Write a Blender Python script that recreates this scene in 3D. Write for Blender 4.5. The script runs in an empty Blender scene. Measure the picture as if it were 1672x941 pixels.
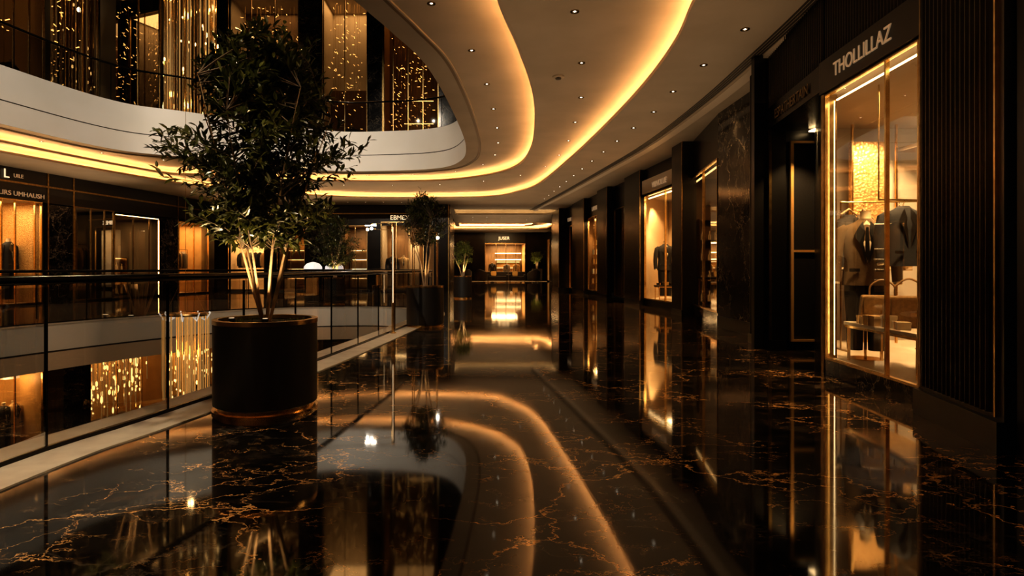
import bpy, bmesh, math, random
from mathutils import Vector, Matrix
C = bpy.context.scene.collection
PI = math.pi
rnd = random.Random(7)
sc = bpy.context.scene

# ---------------------------------------------------------------- materials
def newmat(name):
    m = bpy.data.materials.new(name); m.use_nodes = True
    nt = m.node_tree
    return m, nt, nt.nodes['Principled BSDF']
def pm(name, col, rough=0.5, metal=0.0, ior=1.5, emit=None, es=0.0, coat=0.0):
    m, nt, b = newmat(name)
    b.inputs['Base Color'].default_value = (*col, 1)
    b.inputs['Roughness'].default_value = rough
    b.inputs['Metallic'].default_value = metal
    b.inputs['IOR'].default_value = ior
    b.inputs['Coat Weight'].default_value = coat
    b.inputs['Coat Roughness'].default_value = 0.05
    if emit:
        b.inputs['Emission Color'].default_value = (*emit, 1)
        b.inputs['Emission Strength'].default_value = es
    return m
def N(nt, t, **kw):
    n = nt.nodes.new(t)
    for k, v in kw.items(): setattr(n, k, v)
    return n
def ramp(nt, stops):
    r = N(nt, 'ShaderNodeValToRGB')
    cr = r.color_ramp
    while len(cr.elements) < len(stops): cr.elements.new(0.5)
    for e, (p, c) in zip(cr.elements, stops):
        e.position = p; e.color = (*c, 1) if len(c) == 3 else c
    return r
def noisy(name, c1, c2, scale=20, rough=0.5, metal=0, bump=0.0, stretch=(1,1,1), bscale=None, ior=1.5):
    m, nt, b = newmat(name)
    tc = N(nt, 'ShaderNodeTexCoord'); mp = N(nt, 'ShaderNodeMapping'); mp.inputs['Scale'].default_value = stretch
    nz = N(nt, 'ShaderNodeTexNoise'); nz.inputs['Scale'].default_value = scale; nz.inputs['Detail'].default_value = 5
    r = ramp(nt, [(0.35, c1), (0.65, c2)])
    L = nt.links.new
    L(tc.outputs['Object'], mp.inputs[0]); L(mp.outputs[0], nz.inputs['Vector']); L(nz.outputs['Fac'], r.inputs[0]); L(r.outputs[0], b.inputs['Base Color'])
    b.inputs['Roughness'].default_value = rough; b.inputs['Metallic'].default_value = metal; b.inputs['IOR'].default_value = ior
    if bump:
        bp = N(nt, 'ShaderNodeBump'); bp.inputs['Strength'].default_value = bump; bp.inputs['Distance'].default_value = 0.02
        nz2 = N(nt, 'ShaderNodeTexNoise'); nz2.inputs['Scale'].default_value = bscale or scale*3; nz2.inputs['Detail'].default_value = 3
        L(mp.outputs[0], nz2.inputs['Vector']); L(nz2.outputs['Fac'], bp.inputs['Height']); L(bp.outputs[0], b.inputs['Normal'])
    return m
def marble(name, base, vgold, vwhite, scale=0.5, rough=0.07, ior=2.2, tiles=None, vstr=1.0):
    m, nt, b = newmat(name); L = nt.links.new
    tc = N(nt, 'ShaderNodeTexCoord'); mp = N(nt, 'ShaderNodeMapping')
    mp.inputs['Scale'].default_value = (scale*0.75, scale*1.1, scale); mp.inputs['Rotation'].default_value = (0, 0, 0.6)
    L(tc.outputs['Object'], mp.inputs[0])
    def warp(src, sc_, amt):
        nz = N(nt, 'ShaderNodeTexNoise'); nz.inputs['Scale'].default_value = sc_; nz.inputs['Detail'].default_value = 6; nz.inputs['Roughness'].default_value = 0.62
        L(src, nz.inputs['Vector'])
        s = N(nt, 'ShaderNodeVectorMath', operation='SUBTRACT'); s.inputs[1].default_value = (0.5,0.5,0.5); L(nz.outputs['Color'], s.inputs[0])
        k = N(nt, 'ShaderNodeVectorMath', operation='SCALE'); k.inputs['Scale'].default_value = amt; L(s.outputs[0], k.inputs[0])
        a = N(nt, 'ShaderNodeVectorMath', operation='ADD'); L(src, a.inputs[0]); L(k.outputs[0], a.inputs[1])
        return a.outputs[0]
    def veins(src, vs, width, mscale, lo, hi):
        v = N(nt, 'ShaderNodeTexVoronoi', feature='DISTANCE_TO_EDGE'); v.inputs['Scale'].default_value = vs
        L(src, v.inputs['Vector'])
        mr = N(nt, 'ShaderNodeMapRange', interpolation_type='SMOOTHSTEP'); mr.inputs['From Min'].default_value = 0; mr.inputs['From Max'].default_value = width
        mr.inputs['To Min'].default_value = 1; mr.inputs['To Max'].default_value = 0; L(v.outputs['Distance'], mr.inputs['Value'])
        nz = N(nt, 'ShaderNodeTexNoise'); nz.inputs['Scale'].default_value = mscale; nz.inputs['Detail'].default_value = 3; L(mp.outputs[0], nz.inputs['Vector'])
        m2 = N(nt, 'ShaderNodeMapRange', interpolation_type='SMOOTHSTEP'); m2.inputs['From Min'].default_value = lo; m2.inputs['From Max'].default_value = hi; L(nz.outputs['Fac'], m2.inputs['Value'])
        mu = N(nt, 'ShaderNodeMath', operation='MULTIPLY'); L(mr.outputs[0], mu.inputs[0]); L(m2.outputs[0], mu.inputs[1])
        return mu.outputs[0]
    w1 = warp(mp.outputs[0], 1.6, 0.95); w2 = warp(w1, 5, 0.12)
    g1 = veins(w2, 1.0, 0.0085, 1.0, 0.44, 0.56)
    g2 = veins(w2, 3.4, 0.014, 1.5, 0.47, 0.59)
    w3 = warp(mp.outputs[0], 3.1, 0.7)
    h1 = veins(w3, 2.4, 0.05, 1.1, 0.48, 0.64)
    nb = N(nt, 'ShaderNodeTexNoise'); nb.inputs['Scale'].default_value = 2.5; nb.inputs['Detail'].default_value = 6; L(w1, nb.inputs['Vector'])
    r = ramp(nt, [(0.4, tuple(x*0.5 for x in base)), (0.7, tuple(x*2.4 for x in base))]); L(nb.outputs['Fac'], r.inputs[0])
    def mix(a, fac, col, k):
        mu = N(nt, 'ShaderNodeMath', operation='MULTIPLY'); mu.inputs[1].default_value = k*vstr; L(fac, mu.inputs[0])
        mx = N(nt, 'ShaderNodeMix', data_type='RGBA'); L(mu.outputs[0], mx.inputs[0]); L(a, mx.inputs[6]); mx.inputs[7].default_value = (*col, 1)
        return mx.outputs[2]
    h2 = veins(warp(w3, 9, 0.12), 9, 0.06, 2.2, 0.50, 0.66)
    c = mix(r.outputs[0], h1, vwhite, 0.22)
    c = mix(c, h2, vwhite, 0.3)
    g3 = veins(warp(w3, 8, 0.10), 14, 0.07, 7.0, 0.56, 0.66)
    c = mix(c, g3, vgold, 0.22)
    c = mix(c, g2, vgold, 0.9)
    c = mix(c, g1, vgold, 1.0)
    if tiles:
        bt = N(nt, 'ShaderNodeTexBrick'); bt.inputs['Scale'].default_value = tiles; bt.inputs['Mortar Size'].default_value = 0.0022
        bt.offset = 0.0; bt.inputs['Brick Width'].default_value = 1; bt.inputs['Row Height'].default_value = 1
        L(tc.outputs['Object'], bt.inputs['Vector'])
        c = mix(c, bt.outputs['Fac'], (0.045,0.035,0.025), 0.8/max(vstr,0.01))
    L(c, b.inputs['Base Color'])
    nr = N(nt, 'ShaderNodeMapRange'); nr.inputs['To Min'].default_value = rough*0.6; nr.inputs['To Max'].default_value = rough*1.6; L(nb.outputs['Fac'], nr.inputs['Value'])
    L(nr.outputs[0], b.inputs['Roughness'])
    b.inputs['IOR'].default_value = ior
    return m
def glassmat(name, tint=(0.93,0.92,0.9), refl=0.06, rough=0.01, cap=0.5):
    m = bpy.data.materials.new(name); m.use_nodes = True; nt = m.node_tree; nt.nodes.clear(); L = nt.links.new
    o = N(nt, 'ShaderNodeOutputMaterial'); t = N(nt, 'ShaderNodeBsdfTransparent'); t.inputs[0].default_value = (*tint, 1)
    g = N(nt, 'ShaderNodeBsdfGlossy'); g.inputs['Roughness'].default_value = rough; g.inputs['Color'].default_value = (1,0.97,0.92,1)
    f = N(nt, 'ShaderNodeFresnel'); f.inputs['IOR'].default_value = 1.45
    ad = N(nt, 'ShaderNodeMath', operation='ADD', use_clamp=True); ad.inputs[1].default_value = refl-0.04; L(f.outputs[0], ad.inputs[0])
    mn = N(nt, 'ShaderNodeMath', operation='MINIMUM'); mn.inputs[1].default_value = cap; L(ad.outputs[0], mn.inputs[0])
    mx = N(nt, 'ShaderNodeMixShader'); L(mn.outputs[0], mx.inputs[0]); L(t.outputs[0], mx.inputs[1]); L(g.outputs[0], mx.inputs[2]); L(mx.outputs[0], o.inputs[0])
    return m
def emat(name, col, s):
    m = bpy.data.materials.new(name); m.use_nodes = True; nt = m.node_tree; nt.nodes.clear()
    o = N(nt, 'ShaderNodeOutputMaterial'); e = N(nt, 'ShaderNodeEmission'); e.inputs[0].default_value = (*col, 1); e.inputs[1].default_value = s
    nt.links.new(e.outputs[0], o.inputs[0]); return m

AMB = (1.0, 0.52, 0.16)
WARM = (1.0, 0.62, 0.27)
M = {}
M['floor'] = marble('black_gold_marble', (0.006,0.005,0.0042), (1.0,0.58,0.22), (0.36,0.29,0.22), 0.95, 0.045, 1.75, tiles=0.62, vstr=1.0)
M['marble'] = marble('black_marble_panel', (0.006,0.005,0.0045), (0.5,0.4,0.28), (0.35,0.3,0.25), 0.9, 0.12, 1.4, vstr=1.1)
M['panel'] = noisy('bronze_black_panel', (0.004,0.003,0.0022), (0.009,0.006,0.004), 3, 0.22, 0.0, 0.08, (6,6,0.6), 30, ior=1.32)
M['dark'] = pm('black_lacquer', (0.004,0.0035,0.003), 0.32)
M['matte_black'] = noisy('matte_black', (0.006,0.005,0.005), (0.011,0.010,0.009), 40, 0.5)
M['fluted'] = noisy('fluted_black_metal', (0.008,0.006,0.004), (0.022,0.014,0.008), 8, 0.26, 0.4, 0.1, (1,1,0.3), 30)
M['ceiling'] = noisy('warm_grey_plaster', (0.40,0.33,0.25), (0.45,0.375,0.29), 1.2, 0.6)
M['cornice'] = pm('satin_cornice', (0.66,0.56,0.45), 0.3, 0.0)
M['groove'] = pm('dark_groove', (0.03,0.022,0.015), 0.5)
M['grooveb'] = pm('bronze_groove', (0.16,0.10,0.045), 0.4, 0.3)
M['fascia'] = noisy('white_fascia', (0.72,0.68,0.60), (0.76,0.72,0.65), 0.8, 0.42)
M['fascia2'] = noisy('beige_fascia', (0.60,0.46,0.31), (0.66,0.50,0.35), 0.8, 0.4)
M['curb'] = noisy('cream_stone_curb', (0.52,0.46,0.38), (0.66,0.6,0.5), 5, 0.3)
M['gold'] = noisy('brushed_brass', (0.66,0.43,0.17), (0.88,0.62,0.29), 12, 0.24, 1.0)
M['gold_dark'] = noisy('aged_brass', (0.25,0.16,0.06), (0.42,0.28,0.11), 12, 0.3, 1.0)
M['brass_lit'] = pm('soft_brass', (0.8,0.48,0.17), 0.45, 0.55)
M['led'] = emat('amber_led', (1.0,0.50,0.18), 62.0)
M['led_white'] = emat('warm_led', (1.0,0.66,0.30), 6.5)
M['bulb'] = emat('downlight_bulb', (1.0,0.86,0.66), 7.0)
M['bulb_hot'] = emat('white_bulb', (1.0,0.9,0.75), 30.0)
M['glass'] = glassmat('clear_glass', refl=0.02, cap=0.14)
M['glass_dim'] = glassmat('smoked_glass', (0.55,0.45,0.33), 0.16)
M['glass_rail'] = glassmat('railing_glass', (0.84,0.82,0.77), 0.085)
M['rail'] = pm('black_chrome_rail', (0.02,0.017,0.014), 0.16, 0.8)
M['skin'] = pm('ivory_form', (0.7,0.55,0.36), 0.45)
M['hammer'] = None
def hammered(name, c1, c2, sc_, metal, rough, bstr):
    m, nt, b = newmat(name); L = nt.links.new
    tc = N(nt, 'ShaderNodeTexCoord'); v = N(nt, 'ShaderNodeTexVoronoi', feature='F1'); v.inputs['Scale'].default_value = sc_
    L(tc.outputs['Object'], v.inputs['Vector'])
    r = ramp(nt, [(0.0, c2), (0.8, c1)]); L(v.outputs['Distance'], r.inputs[0]); L(r.outputs[0], b.inputs['Base Color'])
    bp = N(nt, 'ShaderNodeBump'); bp.inputs['Strength'].default_value = bstr; bp.inputs['Distance'].default_value = 0.02
    L(v.outputs['Distance'], bp.inputs['Height']); L(bp.outputs[0], b.inputs['Normal'])
    b.inputs['Metallic'].default_value = metal; b.inputs['Roughness'].default_value = rough
    return m
M['hammer'] = hammered('hammered_gold_wall', (0.50,0.30,0.12), (0.78,0.52,0.24), 26, 0.55, 0.42, 0.7)
M['stonewall'] = hammered('stippled_cream_wall', (0.62,0.46,0.28), (0.74,0.57,0.37), 40, 0.0, 0.6, 0.4)
M['amberwall'] = noisy('amber_wall', (0.42,0.23,0.075), (0.55,0.32,0.11), 2.0, 0.5, 0.2, 0.2)
M['brownwall'] = noisy('walnut_wall', (0.10,0.055,0.022), (0.17,0.095,0.04), 2.0, 0.45, 0, 0.1, (4,4,0.5))
M['palewall'] = noisy('pale_grey_wall', (0.50,0.45,0.38), (0.56,0.50,0.43), 1.0, 0.5)
M['palewall2'] = hammered('bronze_side_wall', (0.26,0.17,0.08), (0.38,0.26,0.13), 30, 0.3, 0.4, 0.4)
M['white_floor'] = noisy('ivory_platform', (0.75,0.66,0.52), (0.82,0.72,0.58), 3, 0.4)
M['suit_brown'] = noisy('olive_brown_wool', (0.10,0.062,0.028), (0.15,0.095,0.045), 160, 0.9)
M['suit_black'] = noisy('black_wool', (0.012,0.010,0.009), (0.025,0.02,0.018), 160, 0.85)
M['suit_navy'] = noisy('navy_wool', (0.012,0.013,0.016), (0.022,0.023,0.026), 160, 0.85)
M['suit_tan'] = noisy('camel_wool', (0.42,0.27,0.12), (0.52,0.34,0.16), 160, 0.9)
M['suit_gray'] = noisy('grey_wool', (0.2,0.17,0.13), (0.27,0.23,0.18), 160, 0.9)
M['satin'] = pm('black_satin', (0.01,0.009,0.008), 0.3)
M['shirt'] = pm('ivory_shirt', (0.8,0.7,0.52), 0.7)
M['bag'] = noisy('tan_leather_bag', (0.22,0.13,0.05), (0.30,0.18,0.07), 40, 0.4, 0, 0.2)
M['box'] = pm('gold_paper_box', (0.62,0.42,0.18), 0.45, 0.3)
M['box_w'] = pm('ivory_box', (0.78,0.68,0.5), 0.5)
M['planter'] = pm('black_planter', (0.008,0.007,0.006), 0.5)
M['soil'] = noisy('dark_soil', (0.02,0.014,0.008), (0.05,0.035,0.02), 60, 0.95, 0, 0.6)
M['moss'] = noisy('moss', (0.05,0.09,0.012), (0.12,0.17,0.03), 60, 0.9)
M['bark_dark'] = noisy('dark_twig', (0.05,0.032,0.018), (0.09,0.06,0.03), 20, 0.8)
M['bark'] = noisy('pale_bark', (0.30,0.20,0.11), (0.45,0.31,0.18), 20, 0.75, 0, 0.4, (1,1,0.2))
def leafmat(name, c1, c2):
    m, nt, b = newmat(name); L = nt.links.new
    g = N(nt, 'ShaderNodeNewGeometry'); r = ramp(nt, [(0.0, c1), (1.0, c2)]); L(g.outputs['Random Per Island'], r.inputs[0]); L(r.outputs[0], b.inputs['Base Color'])
    b.inputs['Roughness'].default_value = 0.3
    b.inputs['Transmission Weight'].default_value = 0.0
    b.inputs['Subsurface Weight'].default_value = 0.0
    tr = N(nt, 'ShaderNodeBsdfTranslucent'); L(r.outputs[0], tr.inputs[0])
    mx = N(nt, 'ShaderNodeMixShader'); mx.inputs[0].default_value = 0.22
    o = nt.nodes['Material Output']; L(b.outputs[0], mx.inputs[1]); L(tr.outputs[0], mx.inputs[2]); L(mx.outputs[0], o.inputs[0])
    return m
M['leaf'] = leafmat('dark_green_leaf', (0.018,0.026,0.007), (0.085,0.09,0.018))
M['leaf_l'] = leafmat('bright_green_leaf', (0.05,0.08,0.012), (0.20,0.23,0.04))
M['sofa'] = pm('dark_velvet', (0.02,0.014,0.010), 0.7)
M['cushion'] = pm('gold_cushion', (0.50,0.30,0.08), 0.6)
M['white'] = pm('white_plastic', (0.85,0.85,0.85), 0.4, emit=(1,0.98,0.95), es=0.35)
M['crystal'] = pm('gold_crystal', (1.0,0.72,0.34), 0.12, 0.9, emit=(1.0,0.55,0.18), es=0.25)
M['spark'] = emat('sparkle_glow', (1.0,0.58,0.20), 4.5)  # glow put into crystal drops and reflection glints, no bulbs
M['sign'] = pm('lit_letters', (0.9,0.8,0.65), 0.35, 0.5, emit=(1.0,0.72,0.42), es=0.9)
M['sign_dim'] = pm('brass_letters', (0.75,0.55,0.33), 0.3, 0.8, emit=(1.0,0.65,0.35), es=0.16)
M['screen'] = pm('dark_stone', (0.05,0.04,0.03), 0.4)

# ---------------------------------------------------------------- mesh builder
class MB:
    def __init__(s): s.v = []; s.f = []
    def add(s, vs, fs):
        b = len(s.v); s.v += [tuple(v) for v in vs]; s.f += [tuple(b+i for i in f) for f in fs]; return s
    def box(s, c, d, rz=0.0, mat=None):
        hx, hy, hz = d[0]/2, d[1]/2, d[2]/2; ca, sa = math.cos(rz), math.sin(rz); vs = []
        for z in (-hz, hz):
            for x, y in ((-hx,-hy),(hx,-hy),(hx,hy),(-hx,hy)):
                vs.append((c[0]+x*ca-y*sa, c[1]+x*sa+y*ca, c[2]+z))
        return s.add(vs, [(3,2,1,0),(4,5,6,7),(0,1,5,4),(1,2,6,5),(2,3,7,6),(3,0,4,7)])
    def bb(s, a, b): return s.box([(a[i]+b[i])/2 for i in range(3)], [abs(b[i]-a[i]) for i in range(3)])
    def lathe(s, prof, c=(0,0,0), n=32, sx=1, sy=1, cap=True):
        k = len(prof); vs = []
        for r, z in prof:
            for i in range(n):
                a = 2*PI*i/n; vs.append((c[0]+r*sx*math.cos(a), c[1]+r*sy*math.sin(a), c[2]+z))
        fs = []
        for j in range(k-1):
            for i in range(n):
                fs.append((j*n+i, j*n+(i+1)%n, (j+1)*n+(i+1)%n, (j+1)*n+i))
        if cap: fs.append(tuple(range(n-1,-1,-1))); fs.append(tuple((k-1)*n+i for i in range(n)))
        return s.add(vs, fs)
    def loft(s, rings, cap=True):
        n = len(rings[0]); vs = [p for r in rings for p in r]; fs = []
        for j in range(len(rings)-1):
            for i in range(n):
                fs.append((j*n+i, j*n+(i+1)%n, (j+1)*n+(i+1)%n, (j+1)*n+i))
        if cap: fs.append(tuple(range(n-1,-1,-1))); fs.append(tuple((len(rings)-1)*n+i for i in range(n)))
        return s.add(vs, fs)
    def tube(s, path, r, n=8, cap=True, closed=False):
        P = [Vector(p) for p in path]; rs = r if isinstance(r, (list, tuple)) else [r]*len(P); rings = []; K = len(P)
        up = Vector((0,0,1))
        for i, p in enumerate(P):
            if closed: t = P[(i+1)%K]-P[i-1]
            else: t = P[min(i+1,K-1)]-P[max(i-1,0)]
            t.normalize()
            a = up.cross(t) if abs(t.z) < 0.95 else Vector((1,0,0)).cross(t)
            a.normalize(); b = t.cross(a)
            if i and (a.dot(pa) < 0): a = -a; b = -b
            pa = a
            rings.append([p + a*rs[i]*math.cos(2*PI*j/n) + b*rs[i]*math.sin(2*PI*j/n) for j in range(n)])
        if closed: rings.append(rings[0]); cap = False
        return s.loft(rings, cap)
    def ribbon(s, pts, z0, z1, closed=False):   # vertical wall
        k = len(pts); vs = [(p[0],p[1],z0) for p in pts]+[(p[0],p[1],z1) for p in pts]
        rng = range(k if closed else k-1)
        return s.add(vs, [(i,(i+1)%k,k+(i+1)%k,k+i) for i in rng])
    def flat(s, A, B, z, closed=False, zb=None):   # horizontal band
        k = len(A); zb = z if zb is None else zb
        vs = [(p[0],p[1],z) for p in A]+[(p[0],p[1],zb) for p in B]
        rng = range(k if closed else k-1)
        return s.add(vs, [(i,(i+1)%k,k+(i+1)%k,k+i) for i in rng])
    def sweep(s, A, B, z0, z1, closed=False):   # solid band between two curves
        s.flat(A,B,z0,closed); s.flat(A,B,z1,closed); s.ribbon(A,z0,z1,closed); s.ribbon(B,z0,z1,closed)
        if not closed:
            for i in (0,-1):
                a, b = A[i], B[i]; s.add([(a[0],a[1],z0),(b[0],b[1],z0),(b[0],b[1],z1),(a[0],a[1],z1)], [(0,1,2,3)])
        return s
    def sphere(s, c, r, n=10, sz=1.0):
        prof = [(max(r*math.sin(PI*i/n), 1e-4), -r*sz*math.cos(PI*i/n)) for i in range(n+1)]
        return s.lathe(prof, c, n*2, cap=False)
    def build(s, name, mat, parent=None, smooth=False, bevel=0.0, kind=None, xf=None):
        me = bpy.data.meshes.new(name); vs = s.v
        if xf is not None: vs = [tuple(xf @ Vector(v)) for v in vs]
        me.from_pydata(vs, [], s.f); me.validate()
        bm = bmesh.new(); bm.from_mesh(me); bmesh.ops.recalc_face_normals(bm, faces=bm.faces); bm.to_mesh(me); bm.free()
        if smooth:
            me.polygons.foreach_set('use_smooth', [True]*len(me.polygons)); me.set_sharp_from_angle(angle=math.radians(40))
        me.materials.append(mat); o = bpy.data.objects.new(name, me); C.objects.link(o)
        if parent: o.parent = parent
        if bevel:
            md = o.modifiers.new('bevel', 'BEVEL'); md.width = bevel; md.segments = 2; md.limit_method = 'ANGLE'
        if kind: o['kind'] = kind
        return o
def tag(o, label, cat, group=None, kind=None):
    o['label'] = label; o['category'] = cat
    if group: o['group'] = group
    if kind: o['kind'] = kind
    return o
def thing(name, label, cat, loc=(0,0,0), rz=0.0, group=None, scale=1.0):
    o = bpy.data.objects.new(name, None); C.objects.link(o); o.location = loc; o.rotation_euler = (0,0,rz); o.scale = (scale,)*3
    o.empty_display_size = 0.1
    return tag(o, label, cat, group)
def struct(name):
    o = bpy.data.objects.new(name, None); C.objects.link(o); o['kind'] = 'structure'; o.empty_display_size = 0.1; return o
def dup(root, loc, rz=0.0, label=None, group=None, scale=None):
    r = root.copy(); C.objects.link(r); r.location = loc; r.rotation_euler = (0,0,rz)
    if scale: r.scale = (scale,)*3
    if label: r['label'] = label
    if group: r['group'] = group
    for ch in list(root.children):
        c = ch.copy(); C.objects.link(c); c.parent = r
        for g in list(ch.children):
            d = g.copy(); C.objects.link(d); d.parent = c
    return r
def spl(pts, closed=False, per=8):
    out = []; n = len(pts)
    for i in range(n if closed else n-1):
        if closed: p = [Vector(pts[(i+k-1)%n]) for k in range(4)]
        else: p = [Vector(pts[max(0,min(n-1,i+k-1))]) for k in range(4)]
        for j in range(per):
            t = j/per
            out.append(0.5*((2*p[1])+(-p[0]+p[2])*t+(2*p[0]-5*p[1]+4*p[2]-p[3])*t*t+(-p[0]+3*p[1]-3*p[2]+p[3])*t**3))
    if not closed: out.append(Vector(pts[-1]))
    return out
def resample(pts, step, closed=False):
    P = pts+([pts[0]] if closed else []); out = [P[0].copy()]; need = step
    for a, b in zip(P, P[1:]):
        L = (b-a).length; d = 0
        while L-d >= need:
            d += need; out.append(a+(b-a)*(d/L)); need = step
        need -= (L-d)
    return out
def offset(pts, d, closed=True):   # positive d = to the left of travel
    out = []; n = len(pts)
    for i in range(n):
        t = (pts[(i+1)%n]-pts[i-1]) if closed else (pts[min(i+1,n-1)]-pts[max(i-1,0)])
        t.normalize(); out.append(pts[i]+Vector((-t.y, t.x))*d)
    return out
def holed(outer, holes, z, name, mat, parent=None, kind='structure'):
    bm = bmesh.new(); E = []
    for loop in [outer]+holes:
        vs = [bm.verts.new((p[0],p[1],z)) for p in loop]
        for i in range(len(vs)): E.append(bm.edges.new((vs[i], vs[(i+1)%len(vs)])))
    bmesh.ops.triangle_fill(bm, edges=E, use_beauty=True)
    me = bpy.data.meshes.new(name); bm.to_mesh(me); bm.free(); me.materials.append(mat)
    o = bpy.data.objects.new(name, me); C.objects.link(o)
    if parent: o.parent = parent
    if kind: o['kind'] = kind
    return o
def text_mesh(name, body, size, depth, mat, label, loc, rz, cat='sign', spacing=1.0, align='CENTER', xs=1.0):
    cu = bpy.data.curves.new(name, 'FONT'); cu.body = body; cu.size = size; cu.extrude = depth; cu.space_character = spacing; cu.align_x = align
    t = bpy.data.objects.new(name, cu); C.objects.link(t)
    bpy.context.view_layer.update()
    me = bpy.data.meshes.new_from_object(t.evaluated_get(bpy.context.evaluated_depsgraph_get()))
    bpy.data.objects.remove(t); me.materials.clear(); me.materials.append(mat)
    me.transform(Matrix.Rotation(PI/2, 4, 'X') @ Matrix.Diagonal((xs,1,1,1)))
    o = bpy.data.objects.new(name, me); C.objects.link(o); o.location = loc; o.rotation_euler = (0,0,rz)
    return tag(o, label, cat)
def light(kind, loc, energy, col=WARM, size=0.3, target=None, sizey=None, spot=None, blend=0.6):
    ld = bpy.data.lights.new('lamp', kind); ld.energy = energy; ld.color = col
    if kind == 'AREA':
        ld.size = size
        if sizey: ld.shape = 'RECTANGLE'; ld.size_y = sizey
    else: ld.shadow_soft_size = size
    if kind == 'SPOT': ld.spot_size = math.radians(spot or 60); ld.spot_blend = blend
    o = bpy.data.objects.new('lamp', ld); C.objects.link(o); o.location = loc
    if target is not None:
        d = Vector(target)-Vector(loc); o.rotation_euler = d.to_track_quat('-Z','Y').to_euler()
    return o

# ---------------------------------------------------------------- key curves (plan)
ZA, ZB, ZC = 5.10, 4.88, 4.66
# opening of the main floor, its far side first then the near side (counter-clockwise)
O = spl([(-3.38,3.9),(-3.08,5.1),(-2.48,7.95),(-1.80,12.5),(-1.42,15.6),(-1.7,17.7),(-2.9,18.8),(-4.5,18.75),(-6.1,18.1),(-8.2,15.6),(-9.8,12.1),
         (-10.9,7.5),(-11,1),(-9,-3.5),(-6,-4.5),(-4.2,-2.2),(-3.7,1.0)], True, 8)
# opening of the upper slab
U = spl([(-2.6,5.0),(-1.69,8.1),(-1.26,9.4),(-0.79,11.1),(-0.37,14.6),(-0.12,18.2),(-0.30,20.6),(-1.13,22.2),(-3.2,22.85),(-5.8,22.7),(-9.6,20.1),(-11.4,18.7),(-12.4,15.3),
         (-13.3,10),(-13.2,3),(-11.5,-3),(-7,-5),(-4.6,-3),(-3.7,1)], True, 8)
L1 = spl([(0.2,6.2),(0.36,7.75),(0.78,9.5),(1.26,11.8),(1.59,14.3),(1.84,17.6),(1.68,20.5),(0.79,22.5),(-1.19,24.0),(-4.3,24.3),(-7.6,23.9),(-10.5,22.6),(-11.8,21.8),(-13.4,16.5),
          (-14.4,10),(-14.4,2),(-12,-5),(-6.5,-6.2),(-2.6,-4.2),(-0.7,1)], True, 8)
L2 = spl([(2.72,6.0),(2.84,7.35),(3.08,8.75),(3.22,10.8),(3.23,13.85),(3.11,18.2),(2.8,23.4),(2.2,25.8),(0.95,27.7),(-1.99,28.2),(-5.5,28.0),(-9.0,26.2),(-11.5,23.6),(-13.75,16.9),
          (-15.2,10),(-15.2,1),(-13,-7),(-5,-8),(1.2,-6),(2.4,0)], True, 8)
def ccw(P):
    a = sum(P[i-1].x*P[i].y-P[i].x*P[i-1].y for i in range(len(P))); return P if a > 0 else P[::-1]
O, U, L1, L2 = map(ccw, (O, U, L1, L2))

# ---------------------------------------------------------------- floors
OUT = [Vector(p) for p in [(-26,-9),(12,-9),(12,62),(-26,62)]]
Gc = offset(O, -0.36); Kc = offset(O, -0.72)
holed(OUT, [Kc], 0.0, 'floor', M['floor'])
MB().sweep(O, Kc, -0.02, 0.012, True).build('trim_1', M['curb'], kind='structure')
MB().flat(O, offset(O,-12), -1.02, True).build('ceiling_below', M['fascia2'], kind='structure') if False else None
holed(OUT, [O], -1.02, 'ceiling', M['fascia2'])
MB().ribbon(O, -0.58, 0.0, True).build('wall_fascia', M['fascia'], kind='structure', smooth=True)
MB().ribbon(offset(O,-0.02), -0.62, -0.58, True).build('trim_2', M['groove'], kind='structure', smooth=True)
MB().ribbon(O, -1.02, -0.62, True).build('wall_lower_fascia', M['fascia2'], kind='structure', smooth=True)
MB().bb((-26,-9,-5.5),(12,40,-5.4)).build('floor_lower', M['floor'], kind='structure')

# ---------------------------------------------------------------- ceilings
cv = 0.34
A_out = offset(L1, -cv); B_out = offset(L2, -cv)
holed(A_out, [U], ZA, 'ceiling', M['ceiling'])
holed(B_out, [L1], ZB, 'ceiling', M['ceiling'])
FARC = [(-1.12,31.0)]
far_hole1 = [Vector(p) for p in [(-0.9,33.6),(4.9,33.6),(5.2,34.2),(5.2,36.4),(4.9,37),(-0.9,37)]]
far_hole2 = [Vector(p) for p in [(-1.6,43.5),(5.6,43.5),(6.6,45.0),(6.6,49.5),(5.9,51),(-1.6,51)]]
holed(OUT, [L2, far_hole1, far_hole2], ZC, 'ceiling', M['ceiling'])
for n, (L, zl, zu) in enumerate(((L1, ZB, ZA), (L2, ZC, ZB))):
    lip = offset(L, -0.04); back = offset(L, -cv)
    mb = MB(); mb.sweep(L, lip, zl-0.005, zl+0.075, True); mb.build('trim_%d' % (3+n), M['ceiling'], kind='structure', smooth=True)
    mb = MB(); mb.flat(lip, back, zl+0.02, True); mb.ribbon(back, zl+0.02, zu, True); mb.build('trim_%d' % (5+n), M['ceiling'], kind='structure', smooth=True)
    s = MB(); s.ribbon(offset(L,-0.17), zl+0.03, zl+0.072, True); o = s.build('cove_light_strip', M['led'])
    tag(o, ('amber cove light line in the inner ceiling ring around the atrium opening', 'amber cove light line in the outer ceiling ring nearer the right shopfronts')[n], 'light strip')
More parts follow.
